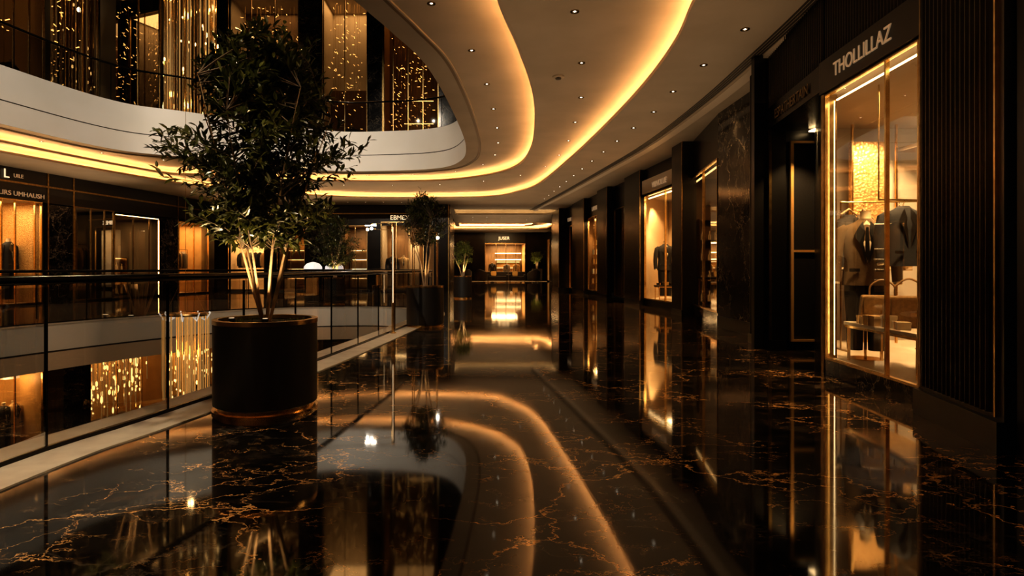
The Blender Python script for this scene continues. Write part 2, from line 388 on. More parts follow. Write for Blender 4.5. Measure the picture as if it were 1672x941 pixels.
# far corridor coves
for n, (hole, name) in enumerate(((far_hole1,'nearer'), (far_hole2,'farther'))):
    H = resample(ccw(hole), 0.5, True); o1 = offset(H, -0.3)
    mb = MB(); mb.ribbon(o1, ZC+0.05, ZC+0.3, True); mb.flat(H, o1, ZC+0.05, True)
    mb.ribbon(H, ZC-0.01, ZC+0.1, True); mb.build('trim_%d' % (7+n), M['ceiling'], kind='structure')
    holed(o1, [], ZC+0.3, 'ceiling', M['ceiling'])
    s = MB(); s.flat(offset(H,-0.06), offset(H,-0.16), ZC+0.08, True)
    tag(s.build('cove_light_strip', M['led' if n else 'led_white']), 'amber cove light line of the %s recessed ceiling tray in the far corridor' % name, 'light strip')
# an extra tray lip inside the farther tray
H = resample(ccw([Vector(p) for p in [(-1.2,45),(4.8,45),(5.4,46),(5.4,48.8),(4.8,49.6),(-1.2,49.6)]]), 0.5, True)
MB().sweep(H, offset(H,0.35), ZC+0.14, ZC+0.2, True).build('trim_9', M['ceiling'], kind='structure')
tag(MB().flat(offset(H,0.06), offset(H,0.2), ZC+0.215, True).build('cove_light_strip', M['led']), 'amber light line on the floating inner frame of the far corridor ceiling', 'light strip')
# upper fascia, slab and ring trim
MB().ribbon(U, ZA, 5.72, True).build('wall_upper_fascia', M['fascia'], kind='structure', smooth=True)
MB().ribbon(offset(U,-0.02), 5.72, 5.75, True).build('trim_10', M['groove'], kind='structure', smooth=True)
MB().ribbon(U, 5.75, 6.66, True).build('wall_upper_fascia_top', M['fascia'], kind='structure', smooth=True)
holed(OUT, [U], 6.62, 'floor_upper', M['floor'])
MB().sweep(offset(U,-0.40), offset(U,-0.47), ZA-0.014, ZA+0.01, True).build('trim_11', M['grooveb'], kind='structure', smooth=True)
MB().sweep(offset(U,-0.47), offset(U,-0.50), ZA-0.03, ZA+0.01, True).build('trim_12', M['ceiling'], kind='structure', smooth=True)
# grooves along the right shopfront ceiling edge
GR = spl([(3.2,1),(3.75,4),(4.20,7.0),(4.42,9.1),(4.64,12),(4.72,15.9),(4.5,20),(4.1,26),(3.7,31),(3.5,34)], False, 6)
for k in range(4):
    a = offset(GR, -0.05*k, False); b = offset(GR, -0.05*k-0.028, False)
    MB().sweep(a, b, ZC-0.012, ZC+0.01).build('trim_%d' % (13+k), M['groove'], kind='structure', smooth=True)
a = offset(GR, -0.21, False); b = offset(GR, -0.42, False)
MB().sweep(a, b, ZC-0.05, ZC+0.01).build('trim_17', M['cornice'], kind='structure', smooth=True)

# ---------------------------------------------------------------- balustrades
def balustrade(curve, z0, label, step=1.13, start=0):
    P = resample(curve, step, True)
    if (P[-1]-P[0]).length < 0.5: P.pop()
    root = thing('glass_balustrade', label, 'railing')
    n = len(P)
    if n > 96: pass
    for i in range(n):
        a, b = P[i], P[(i+1)%n]; d = (b-a).normalized(); a2 = a+d*0.008; b2 = b-d*0.008
        nn = Vector((-d.y,d.x))*0.006
        MB().add([(a2.x-nn.x,a2.y-nn.y,z0),(b2.x-nn.x,b2.y-nn.y,z0),(b2.x-nn.x,b2.y-nn.y,z0+1.15),(a2.x-nn.x,a2.y-nn.y,z0+1.15)], [(0,1,2,3)]).build('glass_panel', M['glass_rail'], root)
    for i in range(n):
        a = P[i]; d = (P[(i+1)%n]-a).normalized()
        MB().box((a.x,a.y,z0+0.575), (0.014,0.02,1.15), math.atan2(d.y,d.x)).build('joint_strip', M['rail'], root)
    rail = resample(curve, 0.28, True)
    MB().tube([(p.x,p.y,z0+1.2) for p in rail], 0.034, 10, closed=True).build('handrail', M['rail'], root, smooth=True)
    MB().sweep(offset(rail,0.018), offset(rail,-0.018), z0, z0+0.03, True).build('base_channel', M['rail'], root)
    return root
# rotate the curve so a joint falls where the first visible joint stands
def rot_to(P, q):
    i = min(range(len(P)), key=lambda k: (P[k]-Vector(q)).length); return P[i:]+P[:i]
balustrade(rot_to(resample(Gc, 0.05, True), (-2.96,4.08)), 0.012, 'black handrail on clear glass panels around the atrium opening at walkway level')
balustrade(resample(offset(U,-0.15), 0.05, True), 6.66, 'dark handrail on clear glass panels above the white curved upper fascia', 1.5)

# ---------------------------------------------------------------- planters and trees
def planter(x, y, r, h, label, n=64, sq=False):
    t = thing('planter', label, 'planter', (x,y,0.0))
    if sq:
        MB().box((0,0,h/2+0.02), (2*r,2*r,h-0.04)).build('planter_body', M['planter'], t, bevel=0.02)
        MB().box((0,0,h+0.01), (2*r+0.03,2*r+0.03,0.03)).build('planter_rim', M['gold'], t)
        MB().box((0,0,h+0.02), (2*r-0.05,2*r-0.05,0.04)).build('soil', M['soil'], t)
    else:
        MB().lathe([(r-0.03,0.055),(r,0.07),(r,h-0.035),(r-0.05,h-0.035),(r-0.05,0.06)], n=n, cap=False).build('planter_body', M['planter'], t, smooth=True)
        MB().lathe([(r-0.055,0.0),(r+0.006,0.0),(r+0.006,0.022),(r-0.03,0.026),(r-0.03,0.055),(r-0.055,0.055)], n=n, cap=False).build('base_ring', M['gold'], t, smooth=True)
        MB().lathe([(r-0.05,h-0.05),(r-0.05,h),(r+0.004,h),(r+0.004,h-0.038),(r-0.03,h-0.038)], n=n, cap=False).build('planter_rim', M['gold'], t, smooth=True)
        MB().lathe([(r-0.05,h-0.1),(r-0.06,h-0.06),(r*0.5,h-0.03),(0.01,h-0.02)], n=n).build('soil', M['soil'], t, smooth=True)
    return t
def leaf(mb, p, d, up, L, w):
    d = d.normalized(); s = d.cross(up)
    if s.length < 1e-3: s = d.cross(Vector((1,0,0)))
    s.normalize(); u = s.cross(d)
    P = [p, p+d*L*0.3+s*w*0.42+u*L*0.03, p+d*L*0.65+s*w*0.40+u*L*0.02, p+d*L-u*L*0.10, p+d*L*0.65-s*w*0.40+u*L*0.02, p+d*L*0.3-s*w*0.42+u*L*0.03, p+d*L*0.48-u*L*0.03]
    mb.add(P, [(0,1,6),(1,2,6),(2,3,6),(3,4,6),(4,5,6),(5,0,6)])
def rv(R): 
    while True:
        v = Vector((R.uniform(-1,1),R.uniform(-1,1),R.uniform(-1,1)))
        if 0.05 < v.length < 1: return v.normalized()
def tree(x, y, z0, prof, nst, ntw, leafL, label, mat, seed, stem_r=0.022, spread=0.16, lpt=17, rz=0, inner=0.2):
    """prof: list of (z above base, canopy radius)"""
    R = random.Random(seed); t = thing('potted_tree', label, 'tree', (x,y,z0), rz)
    ztop = prof[-1][0]; zlow = prof[0][0]
    def rad(z):
        for (a,ra),(b,rb) in zip(prof, prof[1:]):
            if a <= z <= b: return ra+(rb-ra)*(z-a)/(b-a)
        return 0.05
    br = MB(); lv = MB(); stems = []
    for k in range(nst):
        a = 2*PI*k/nst+R.uniform(-.3,.3); H = ztop*R.uniform(0.6,0.82); top = rad(H)*R.uniform(0.1,0.5)
        P = []
        for j in range(9):
            f = j/8; rr = 0.03+(spread*f+top*max(0,f-0.4))*(0.75+0.5*((k*7)%5)/4)
            P.append(Vector((math.cos(a+0.3*f)*rr, math.sin(a+0.3*f)*rr, H*f)))
        stems.append(P)
        st = MB().tube(P, [stem_r*(1-0.75*j/8)*R.uniform(0.9,1.1) for j in range(9)], 8)
        st.build('stem', M['bark'], t, smooth=True)
    for k in range(ntw):
        # target on/inside the canopy envelope
        z = zlow+(ztop-zlow)*(R.random()**0.9); a = R.uniform(0,2*PI); rr = rad(z)*(inner+(1-inner)*R.random()**0.55)
        tgt = Vector((math.cos(a)*rr, math.sin(a)*rr, z))
        P = R.choice(stems); zs = max(zlow*0.95, z-rr*R.uniform(0.35,0.85)); f = min(1, max(0, zs/P[-1].z))*8; i = min(7,int(f)); s0 = P[i].lerp(P[i+1], f-i)
        if (tgt-s0).length < 0.08: continue
        mid = s0.lerp(tgt,0.5)+Vector((0,0,0.06))+rv(R)*0.05
        Q = [s0, s0.lerp(mid,0.5)+rv(R)*0.01, mid, mid.lerp(tgt,0.5)+rv(R)*0.015, tgt]
        br.tube(Q, [0.007,0.006,0.0045,0.003,0.0015], 4)
        Lt = (tgt-s0).length
        m = max(8, int(lpt*min(1.25, 0.45+Lt)))
        for q in range(m):
            g = 0.25+0.75*(q+R.random()*0.6)/m; i = min(3,int(g*4)); p = Q[i].lerp(Q[i+1], min(1,g*4-i)); dd = (Q[i+1]-Q[i]).normalized()
            side = rv(R); side = (side-dd*side.dot(dd)).normalized()
            if R.random() < 0.45:   # small side sprig
                e = p+(side*0.8+dd*0.6)*R.uniform(0.05,0.12)
                br.tube([p,e],[0.0018,0.001],3)
                for w_ in range(3):
                    leaf(lv, p.lerp(e, 0.45+0.27*w_), side*0.4+dd*0.5+rv(R)*0.6, Vector((0,0,1))+rv(R)*0.5, leafL*R.uniform(0.65,1.1), leafL*R.uniform(0.3,0.42))
            leaf(lv, p, side*0.8+dd*0.7+Vector((0,0,-0.1)), Vector((0,0,1))+rv(R)*0.5, leafL*R.uniform(0.75,1.2), leafL*R.uniform(0.32,0.45))
    br.build('branches', M['bark_dark'], t, smooth=True); lv.build('foliage', mat, t)
    return t
PX, PY = -1.89, 5.40
planter(PX, PY, 0.46, 0.83, 'large round black planter with brass rim nearest the camera on the left', 96)
mo = MB(); R = random.Random(3)
for k in range(900):
    a = R.uniform(0,2*PI); r = 0.40*math.sqrt(R.uniform(0.05,1)); p = Vector((PX+math.cos(a)*r, PY+math.sin(a)*r, 0.775))
    if math.sin(a*3+1) < -0.2: continue
    d = Vector((R.uniform(-.6,.6),R.uniform(-.6,.6),1)); leaf(mo, p, d, rv(R), R.uniform(0.02,0.055), 0.012)
tag(mo.build('moss_grass', M['leaf_l']), 'short green moss and grass on the soil of the nearest planter', 'moss', kind='stuff')
tree(PX, PY, 0.78, [(0.72,0.40),(0.90,0.72),(1.15,0.90),(1.45,0.98),(1.72,1.02),(1.90,0.72),(2.1,0.58),(2.45,0.52),(2.70,0.3)], 7, 215, 0.10,
     'tall multi-stem leafy tree lit from below in the nearest planter', M['leaf'], 11, 0.0145, 0.55, 17)
planter(-0.98, 12.8, 0.41, 0.90, 'round black planter with brass rim second from the camera beside the glass rail')
tree(-0.98, 12.8, 0.86, [(0.95,0.3),(1.15,0.6),(1.5,0.62),(1.75,0.45),(2.0,0.22),(2.12,0.08)], 5, 150, 0.065, 'slim tree with dark round crown over bare branching stems in the second planter', M['leaf'], 21, 0.02, 0.2, 14)
planter(-0.29, 24.4, 0.38, 0.95, 'round black planter third along the walkway, beyond the curved rail end')
tree(-0.29, 24.4, 0.9, [(0.55,0.25),(0.85,0.55),(1.2,0.5),(1.5,0.2)], 4, 90, 0.08, 'small bright green tree in the third planter along the walkway', M['leaf_l'], 31, 0.03, 0.22, 12)
planter(6.35, 55.0, 0.45, 1.15, 'square black planter on the right of the far lounge', sq=True)
tree(6.35, 55.0, 1.1, [(0.65,0.3),(0.95,0.62),(1.35,0.62),(1.75,0.25)], 2, 80, 0.12, 'small round clipped tree in the square planter of the far lounge', M['leaf_l'], 41, 0.05, 0.1, 12)
planter(-4.7, 20.3, 0.37, 0.95, 'round black planter on the far side of the atrium opening')
tree(-4.7, 20.3, 0.9, [(0.45,0.5),(0.8,1.0),(1.3,1.1),(1.8,0.7),(2.2,0.25)], 5, 150, 0.10, 'wide dark tree on the far side of the atrium behind the tallest tree', M['leaf'], 51, 0.03, 0.25, 13)
# uplights hidden in the soil
def uplight(x, y, z, e, label):
    t = thing('uplight', label, 'spotlight', (x,y,z))
    MB().lathe([(0.025,0),(0.03,0.04),(0.03,0.05)], n=16).build('lamp_housing', M['dark'], t, smooth=True)
    MB().lathe([(0.022,0.0505),(0.022,0.052)], n=16).build('lamp_lens', M['sign'], t)
    light('SPOT', (x,y,z+0.09), e, (1,0.66,0.32), 0.03, (x+(PX-x)*0.3 if abs(y-PY)<1 else x, y+0.02, z+3), spot=85)
uplight(-1.80, 5.12, 0.80, 75, 'small black uplight in front of the stems in the nearest planter')
uplight(-2.12, 5.18, 0.80, 45, 'small black uplight left of the stems in the nearest planter')
light('SPOT', (-0.9,12.5,0.95), 16, (1,0.66,0.32), 0.03, (-0.98,12.8,2.5), spot=90)
light('SPOT', (-0.2,24.1,1.0), 50, (1,0.7,0.35), 0.03, (-0.29,24.4,2.5), spot=100)
light('SPOT', (6.3,54.3,1.25), 60, (1,0.7,0.35), 0.03, (6.35,55,2.8), spot=110)
light('SPOT', (-4.6,20.0,1.0), 60, (1,0.7,0.35), 0.03, (-4.7,20.3,2.8), spot=100)

# lamp post and tree frame at the rail
t = thing('lamp_post', 'slim brass lamp post with bright globes at the glass rail', 'lamp', (-1.50,11.4,0.012))
MB().lathe([(0.06,0),(0.06,0.02),(0.032,0.03),(0.032,2.15),(0.0,2.17)], n=16, cap=False).build('pole', M['gold'], t, smooth=True)
MB().lathe([(0.009,0.6),(0.009,2.08)], c=(0,-0.033,0), n=8).build('light_tube', M['sign'], t)
MB().tube([(0,0,2.13),(-0.18,0,2.16),(-0.40,0,2.14),(-0.5,0,2.10)], 0.008, 6).build('arm', M['gold'], t)
MB().tube([(0,0,2.02),(-0.25,0,2.03),(-0.5,0,2.05)], 0.006, 6).build('arm', M['gold'], t)
for x, z in ((-0.42,2.05),(-0.50,2.03)):
    MB().sphere((x,-0.02,z), 0.026).build('globe', M['bulb_hot'], t, smooth=True)
for x in (-0.38,-0.5):
    MB().box((x,0,2.11), (0.09,0.05,0.012)).build('light_plate', M['bulb_hot'], t)
t = thing('tree_support_frame', 'thin brass square frame around the stems of the second tree', 'frame', (-0.98,12.8,0.84))
for sx in (-1,1):
    for sy in (-1,1): MB().tube([(sx*0.26,sy*0.2,0),(sx*0.26,sy*0.2,1.22)], 0.009, 8).build('upright', M['gold'], t)
for a, b in (((-.26,-.2),(.26,-.2)),((.26,-.2),(.26,.2)),((.26,.2),(-.26,.2)),((-.26,.2),(-.26,-.2))):
    MB().tube([(*a,1.22),(*b,1.22)], 0.009, 8).build('top_bar', M['gold'], t)
MB().sphere((0.29,-0.24,1.10), 0.03).build('globe', M['bulb_hot'], t, smooth=True)
# ---------------------------------------------------------------- garments and display things
def ell(w, d, z, n=20, oy=0.0): return [Vector((w*math.cos(2*PI*i/n), oy+d*math.sin(2*PI*i/n), z)) for i in range(n)]
def jacket_parts(t, z, cloth, lapel, hang=False, shirt=True):
    body = [ell(.225,.135,z), ell(.215,.13,z+.12), ell(.195,.115,z+.30), ell(.22,.128,z+.50), ell(.225,.115,z+.60), ell(.185,.095,z+.67), ell(.10,.075,z+.71), ell(.065,.065,z+.74)]
    mb = MB().loft(body)
    jb = mb.build('jacket_body', cloth, t, smooth=True)
    for s in (-1,1):
        MB().tube([(s*.17,0,z+.635),(s*.225,0,z+.60),(s*.262,-.005,z+.46),(s*.282,-.01,z+.27),(s*.285,-.045,z+.04)], [.06,.072,.066,.058,.048], 12)
        sl = MB().tube([(s*.17,0,z+.635),(s*.225,0,z+.60),(s*.262,-.005,z+.46),(s*.282,-.01,z+.27),(s*.285,-.045,z+.04)], [.06,.072,.066,.058,.048], 12).build('sleeve', cloth, t, smooth=True)
        MB().add([(s*.015,-.135,z+.24),(s*.075,-.142,z+.47),(s*.125,-.128,z+.55),(s*.07,-.105,z+.66),(s*.035,-.085,z+.71),(s*.02,-.115,z+.60)], [(0,1,5),(1,2,3),(1,3,5),(3,4,5)]).build('lapel', lapel, jb)
        MB().tube([(s*.286,-.046,z+.045),(s*.286,-.05,z+.015)], [.041,.039], 10).build('cuff', M['shirt'], sl)
        MB().box((s*.12,-.137,z+.17), (.1,.012,.035)).build('pocket_flap', lapel, jb)
    if shirt:
        MB().add([(0,-.131,z+.25),(.035,-.132,z+.45),(.045,-.095,z+.66),(.0,-.085,z+.72),(-.045,-.095,z+.66),(-.035,-.132,z+.45)], [(0,1,2,3,4,5)]).build('shirt', M['shirt'], t)
        MB().add([(0,-.142,z+.27),(.022,-.142,z+.34),(.012,-.125,z+.64),(-.012,-.125,z+.64),(-.022,-.142,z+.34)], [(0,1,2,3,4)]).build('necktie', M['satin'], t)
def mannequin(name, label, cloth, lapel, loc, rz, scale=1.0, trousers=None, group=None):
    t = thing(name, label, 'mannequin', loc, rz, group, scale)
    MB().lathe([(.17,0),(.17,.012),(.03,.02)], n=24).build('base_plate', M['gold'], t, smooth=True)
    MB().tube([(0,.0,.01),(0,0,.85)], .014, 8).build('support_pole', M['gold'], t)
    for s in (-1,1):
        MB().tube([(s*.10,0,.98),(s*.105,0,.75),(s*.10,-.01,.45),(s*.10,0,.10)], [.10,.095,.085,.075], 14).build('trouser_leg', trousers or cloth, t, smooth=True)
    jacket_parts(t, .82, cloth, lapel)
    MB().lathe([(.062,1.50),(.052,1.56),(.052,1.63),(.058,1.645),(.0,1.65)], n=16, cap=False).build('neck', M['skin'], t, smooth=True)
    return t
def hanging(label, cloth, loc, rz, scale=1.0, shirt=False, group=None, simple=False, long=0.0):
    """garment on a hanger, origin at the rail"""
    t = thing('hanging_jacket', label, 'jacket', loc, rz, group, scale)
    MB().tube([(0,0,-.08),(0,0,-.03),(.018,0,-.005),(.012,0,.018),(-.008,0,.02)], .004, 6).build('hanger_hook', M['gold'], t)
    MB().tube([(-.19,0,-.16),(0,0,-.08),(.19,0,-.16)], .012, 6).build('hanger', M['bark'], t)
    z = -.80-long
    if simple:
        MB().loft([ell(.19,.07,z,14), ell(.18,.065,z+.4+long,14), ell(.20,.06,-.2,14), ell(.06,.035,-.09,14)]).build('garment_body', cloth, t, smooth=True)
        for s in (-1,1): MB().tube([(s*.17,0,-.2),(s*.22,-.0,-.4),(s*.22,-.01,-.72)], [.05,.05,.04], 8).build('sleeve', cloth, t, smooth=True)
    else:
        jacket_parts(t, z, cloth, M['satin'], shirt=shirt)
    return t
def rack(label, loc, rz, W, H=1.6, floor=True):
    t = thing('clothes_rail', label, 'clothes rail', loc, rz)
    MB().tube([(-W/2,0,H),(W/2,0,H)], .011, 8).build('rail_bar', M['gold_dark'], t)
    for s in (-1,1):
        MB().tube([(s*W/2,0,0.01),(s*W/2,0,H)], .011, 8).build('upright', M['gold_dark'], t)
        MB().box((s*W/2,0,.008), (.04,.4,.016)).build('foot', M['gold_dark'], t)
    return t
def table(label, loc, rz, W, D, H, top):
    t = thing('display_table', label, 'table', loc, rz)
    MB().box((0,0,H-.02), (W,D,.04)).build('tabletop', top, t, bevel=.006)
    MB().box((0,0,H-.055), (W-.02,D-.02,.03)).build('apron', M['gold'], t)
    for sx in (-1,1):
        for sy in (-1,1): MB().bb((sx*(W/2-.04)-.012,sy*(D/2-.04)-.012,0),(sx*(W/2-.04)+.012,sy*(D/2-.04)+.012,H-.05)).build('leg', M['gold'], t)
    return t
def handbag(label, loc, rz, s=1.0, mat=None):
    t = thing('handbag', label, 'handbag', loc, rz, scale=s); mat = mat or M['bag']
    MB().loft([ [Vector(p) for p in ((-.17,-.07,0),(.17,-.07,0),(.17,.07,0),(-.17,.07,0))], [Vector(p) for p in ((-.15,-.05,.24),(.15,-.05,.24),(.15,.05,.24),(-.15,.05,.24))] ]).build('bag_body', mat, t, bevel=.015)
    fl = MB().box((0,-.066,.15), (.27,.012,.13)).build('flap', mat, t)
    MB().box((0,-.075,.10), (.04,.01,.03)).build('clasp', M['gold'], fl)
    MB().tube(spl([(-.09,0,.24),(-.08,0,.32),(0,0,.37),(.08,0,.32),(.09,0,.24)], False, 5), .008, 6).build('handle', mat, t)
    return t
def giftbox(label, loc, rz, d, mat):
    t = thing('gift_box', label, 'box', loc, rz)
    MB().bb((-d[0]/2,-d[1]/2,0),(d[0]/2,d[1]/2,d[2]*.7)).build('box_base', mat, t)
    MB().bb((-d[0]/2-.004,-d[1]/2-.004,d[2]*.7),(d[0]/2+.004,d[1]/2+.004,d[2])).build('lid', mat, t)
    MB().bb((-.012,-d[1]/2-.006,0.001),(.012,d[1]/2+.006,d[2]+.003)).build('ribbon', M['gold'], t)
    return t

# ---------------------------------------------------------------- shopfront bays
WN = [0]
class Fr:
    def __init__(s, p0, p1):
        s.p0 = Vector(p0); d = Vector(p1)-s.p0; s.W = d.length; s.a = math.atan2(d.y,d.x)
        s.xf = Matrix.Translation((p0[0],p0[1],0)) @ Matrix.Rotation(s.a,4,'Z')
    def w(s, u, d, z=0.0): return tuple(s.xf @ Vector((u,d,z)))
def window(fr, z0, z1, mull=(), glass='glass', frame='gold', t=0.035, u0=0.0, u1=None, dd=0.0):
    WN[0] += 1; u1 = fr.W if u1 is None else u1
    r = struct('window_%d' % WN[0]); f = MB()
    f.bb((u0,-t+dd,z0),(u0+t,t+dd,z1)); f.bb((u1-t,-t+dd,z0),(u1,t+dd,z1)); f.bb((u0+t,-t+dd,z0),(u1-t,t+dd,z0+t)); f.bb((u0+t,-t+dd,z1-t),(u1-t,t+dd,z1))
    f.build('window_frame', M[frame], r, xf=fr.xf)
    for m in mull:
        uu = u0+(u1-u0)*m; MB().bb((uu-t*.5,-t*.8+dd,z0+t),(uu+t*.5,t*.8+dd,z1-t)).build('mullion', M[frame], r, xf=fr.xf)
    MB().add([(u0+t,dd,z0+t),(u1-t,dd,z0+t),(u1-t,dd,z1-t),(u0+t,dd,z1-t)], [(0,1,2,3)]).build('pane', M[glass], r, xf=fr.xf)
    return r
def niche(fr, depth, z0, z1, side, back, fl, ce='ceiling', sk0=0.0, sk1=0.0):
    W = fr.W
    mb = MB(); mb.add([(0,0,z0),(sk0,depth,z0),(sk0,depth,z1),(0,0,z1)],[(0,1,2,3)]); mb.add([(W,0,z0),(W+sk1,depth,z0),(W+sk1,depth,z1),(W,0,z1)],[(0,1,2,3)])
    mb.build('wall_side', M[side], kind='structure', xf=fr.xf)
    MB().add([(sk0,depth,z0),(W+sk1,depth,z0),(W+sk1,depth,z1),(sk0,depth,z1)],[(0,1,2,3)]).build('wall_back', M[back], kind='structure', xf=fr.xf)
    MB().add([(0,0,z0),(W,0,z0),(W+sk1,depth,z0),(sk0,depth,z0)],[(0,1,2,3)]).build('floor_display', M[fl], kind='structure', xf=fr.xf)
    MB().add([(0,0,z1),(W,0,z1),(W+sk1,depth,z1),(sk0,depth,z1)],[(0,1,2,3)]).build('ceiling_display', M[ce], kind='structure', xf=fr.xf)
def slab(fr, u0, u1, d0, d1, z0, z1, mat, name='wall_panel', bevel=0):
    return MB().bb((u0,d0,z0),(u1,d1,z1)).build(name, M[mat], kind='structure', xf=fr.xf, bevel=bevel)
def flutes(fr, u0, u1, d, z0, z1, n, depth=0.03, mat='fluted', name='wall_fluted'):
    mb = MB(); w = (u1-u0)/n
    for i in range(n):
        a = u0+w*i; seg = 5
        pts = [(a+w*0.08+w*0.84*k/seg, d-depth*math.sin(PI*k/seg)) for k in range(seg+1)]
        k_ = len(pts); vs = [(p[0],p[1],z0) for p in pts]+[(p[0],p[1],z1) for p in pts]
        mb.add(vs, [(j,j+1,k_+j+1,k_+j) for j in range(k_-1)]+[tuple(range(k_)), tuple(range(k_,2*k_))])
    return mb.build(name, M[mat], kind='structure', xf=fr.xf)
def strip(fr, u0, u1, d, z, label, vert=False, w=0.03, mat='led_white', z1=None):
    mb = MB()
    if vert: mb.bb((u0-w/2,d-w/2,z),(u0+w/2,d+w/2,z1))
    else: mb.bb((u0,d-w/2,z-w/2),(u1,d+w/2,z+w/2))
    return tag(mb.build('light_strip', M[mat], xf=fr.xf), label, 'light strip')
def inlight(fr, u, d, z, e, tu, td, tz, spot=70, col=WARM, size=0.06): return light('SPOT', fr.w(u,d,z), e, col, size, fr.w(tu,td,tz), spot=spot)
def pilaster(p0, p1, depth, z0=0, z1=ZC, mat='panel', gold=True):
    fr = Fr(p0,p1); slab(fr, 0, fr.W, 0, depth, z0, z1, mat)
    slab(fr, -0.01, fr.W+0.01, -0.012, depth, z0, z0+0.16, 'dark', 'baseboard_right')
    if gold: slab(fr, fr.W-0.03, fr.W+0.006, -0.006, 0.02, z0+0.16, z1, 'gold_dark', 'trim_gold')
    return fr

# ---- right side, near to far
BK = 3.0
# dark wall right of the fluted column
slab(Fr((3.72,4.0),(3.3,-6)), 0, 10, 0.04, 0.5, 0, ZC, 'dark', 'wall_right')
# fluted column
fr = Fr((4.02,5.19),(3.72,4.05))
slab(fr, 0, fr.W, 0.0, 0.5, 0, ZC, 'dark', 'wall_right')
flutes(fr, 0.07, fr.W-0.12, 0.0, 0.26, ZC, 15, 0.035)
slab(fr, -0.02, fr.W+0.01, -0.05, 0.5, 0, 0.22, 'dark', 'baseboard_right')
slab(fr, fr.W-0.085, fr.W-0.065, -0.02, 0.01, 0.24, ZC, 'gold', 'trim_gold')
slab(fr, 0.02, 0.045, -0.02, 0.01, 0.24, ZC, 'gold_dark', 'trim_gold')
# main window
frM = Fr((4.34,7.08),(4.13,5.32)); W = frM.W
slab(frM, -0.05, W+0.14, -0.02, 0.45, 0, 0.19, 'marble', 'baseboard_right')
NP = [(4.34,7.08),(5.50,8.9),(6.9,8.9),(6.6,5.2),(4.13,5.32)]
MB().ribbon([Vector(p) for p in NP[:2]], 0.2, 3.4).build('wall_side', M['palewall2'], kind='structure')
MB().ribbon([Vector(p) for p in NP[1:]], 0.2, 3.4).build('wall_back', M['brownwall'], kind='structure')
MB().add([(*p,0.2) for p in NP], [(0,1,2,3,4)]).build('floor_display', M['white_floor'], kind='structure')
MB().add([(*p,3.4) for p in NP], [(0,1,2,3,4)]).build('ceiling_display', M['ceiling'], kind='structure')
window(frM, 0.19, 3.40, (0.70,), t=0.024)
strip(frM, 0.02, W, 0.11, 3.33, 'glowing light line along the top of the nearest right display window', w=0.016)
strip(frM, 0.09, 0, 0.05, 0.25, 'upright light line at the left edge of the nearest right display window', vert=True, w=0.007, z1=3.3)
slab(frM, -0.05, W+0.14, -0.06, 0.2, 3.41, 3.80, 'dark', 'wall_sign_band')
slab(frM, -0.05, W+0.14, 0.02, 0.2, 3.80, ZC, 'dark', 'wall_header')
flutes(frM, -0.05, W+0.14, 0.02, 3.82, ZC, 34, 0.025)
slab(frM, W, W+0.14, -0.02, 0.3, 0, 3.41, 'dark', 'trim_jamb')
slab(frM, -0.07, 0.0, -0.03, 0.12, 0, 3.41, 'gold_dark', 'trim_jamb')
text_mesh('shop_sign', 'THOLLILLAZ', 0.23, 0.006, M['sign_dim'], 'brass capital lettering above the nearest right display window', frM.w(W*0.50,-0.075,3.52), frM.a, spacing=1.0, xs=0.86)
# interior backdrop: hammered gold panel facing the camera, pale side panels
MB().bb((5.60,8.55,0.2),(6.16,8.6,3.15)).build('wall_gold_panel', M['hammer'], kind='structure')
MB().bb((5.5,8.80,0.2),(6.9,8.85,3.4)).build('wall_pale_panel', M['palewall'], kind='structure')
MB().bb((6.19,8.45,0.2),(6.215,8.475,3.38)).build('trim_display_post', M['gold'], kind='structure')
MB().bb((5.55,8.45,0.2),(5.575,8.475,3.38)).build('trim_display_post', M['gold'], kind='structure')
MB().bb((6.3,5.2,3.0),(6.6,8.6,3.06)).build('trim_ledge', M['ceiling'], kind='structure')
tag(MB().bb((6.62,5.3,3.09),(6.68,8.6,3.12)).build('cove_light_strip', M['led_white']), 'glowing cove inside the nearest right display window ceiling', 'light strip')
for (x,y,z,e,tx,ty,tz,sp) in ((5.80,7.9,3.35,330,5.88,8.56,2.0,95),(4.55,6.1,3.35,200,4.72,7.0,1.5,60),(4.8,5.9,3.3,230,4.65,6.2,0.3,80),(5.5,6.6,3.3,260,5.5,7.7,1.4,70)):
    light('SPOT', (x,y,z), e, WARM, 0.05, (tx,ty,tz), spot=sp)
light('AREA', (5.3,6.9,3.3), 75, WARM, 1.2, (5.3,6.9,0))
# display contents
mannequin('suit_mannequin', 'headless mannequin in brown jacket with black lapels in the nearest right window', M['suit_brown'], M['satin'], (4.76,7.0,0.2), -0.45, 1.08, M['suit_black'])
rk = rack('dark brass clothes rail across the nearest right window', (5.47,7.70,0.2), -0.12, 1.05, 1.97)
for k, (u, cl, lb, rz) in enumerate(((-0.42,'suit_black','black jacket hanging leftmost on the rail behind the brown suit',0.5),(-0.24,'suit_gray','grey jacket hanging second from left on the display rail',1.2),
        (0.02,'suit_tan','camel jacket hanging just right of the brown suit mannequin',0.9),(0.20,'suit_tan','second camel jacket close beside the first on the rail',1.1))):
    p = Vector((5.47,7.70,0))+Vector((math.cos(-0.12),math.sin(-0.12),0))*u
    hanging(lb, M[cl], (p.x,p.y,2.16), rz, 1.0, long=0.1)
hanging('dark navy jacket on a hanger at the right edge of the nearest right window', M['suit_navy'], (4.93,6.62,2.05), -0.1, 0.92, shirt=False)
MB_ = thing('hanging_bar', 'short bar holding the navy jacket in the nearest right window', 'clothes rail', (4.93,6.62,2.07), 0.1)
MB().tube([(-.3,0,0),(.3,0,0)], .01, 8).build('rail_bar', M['gold_dark'], MB_)
MB().tube([(0.3,0,0),(0.3,0,1.3)], .008, 8).build('hanger_wire', M['gold_dark'], MB_)
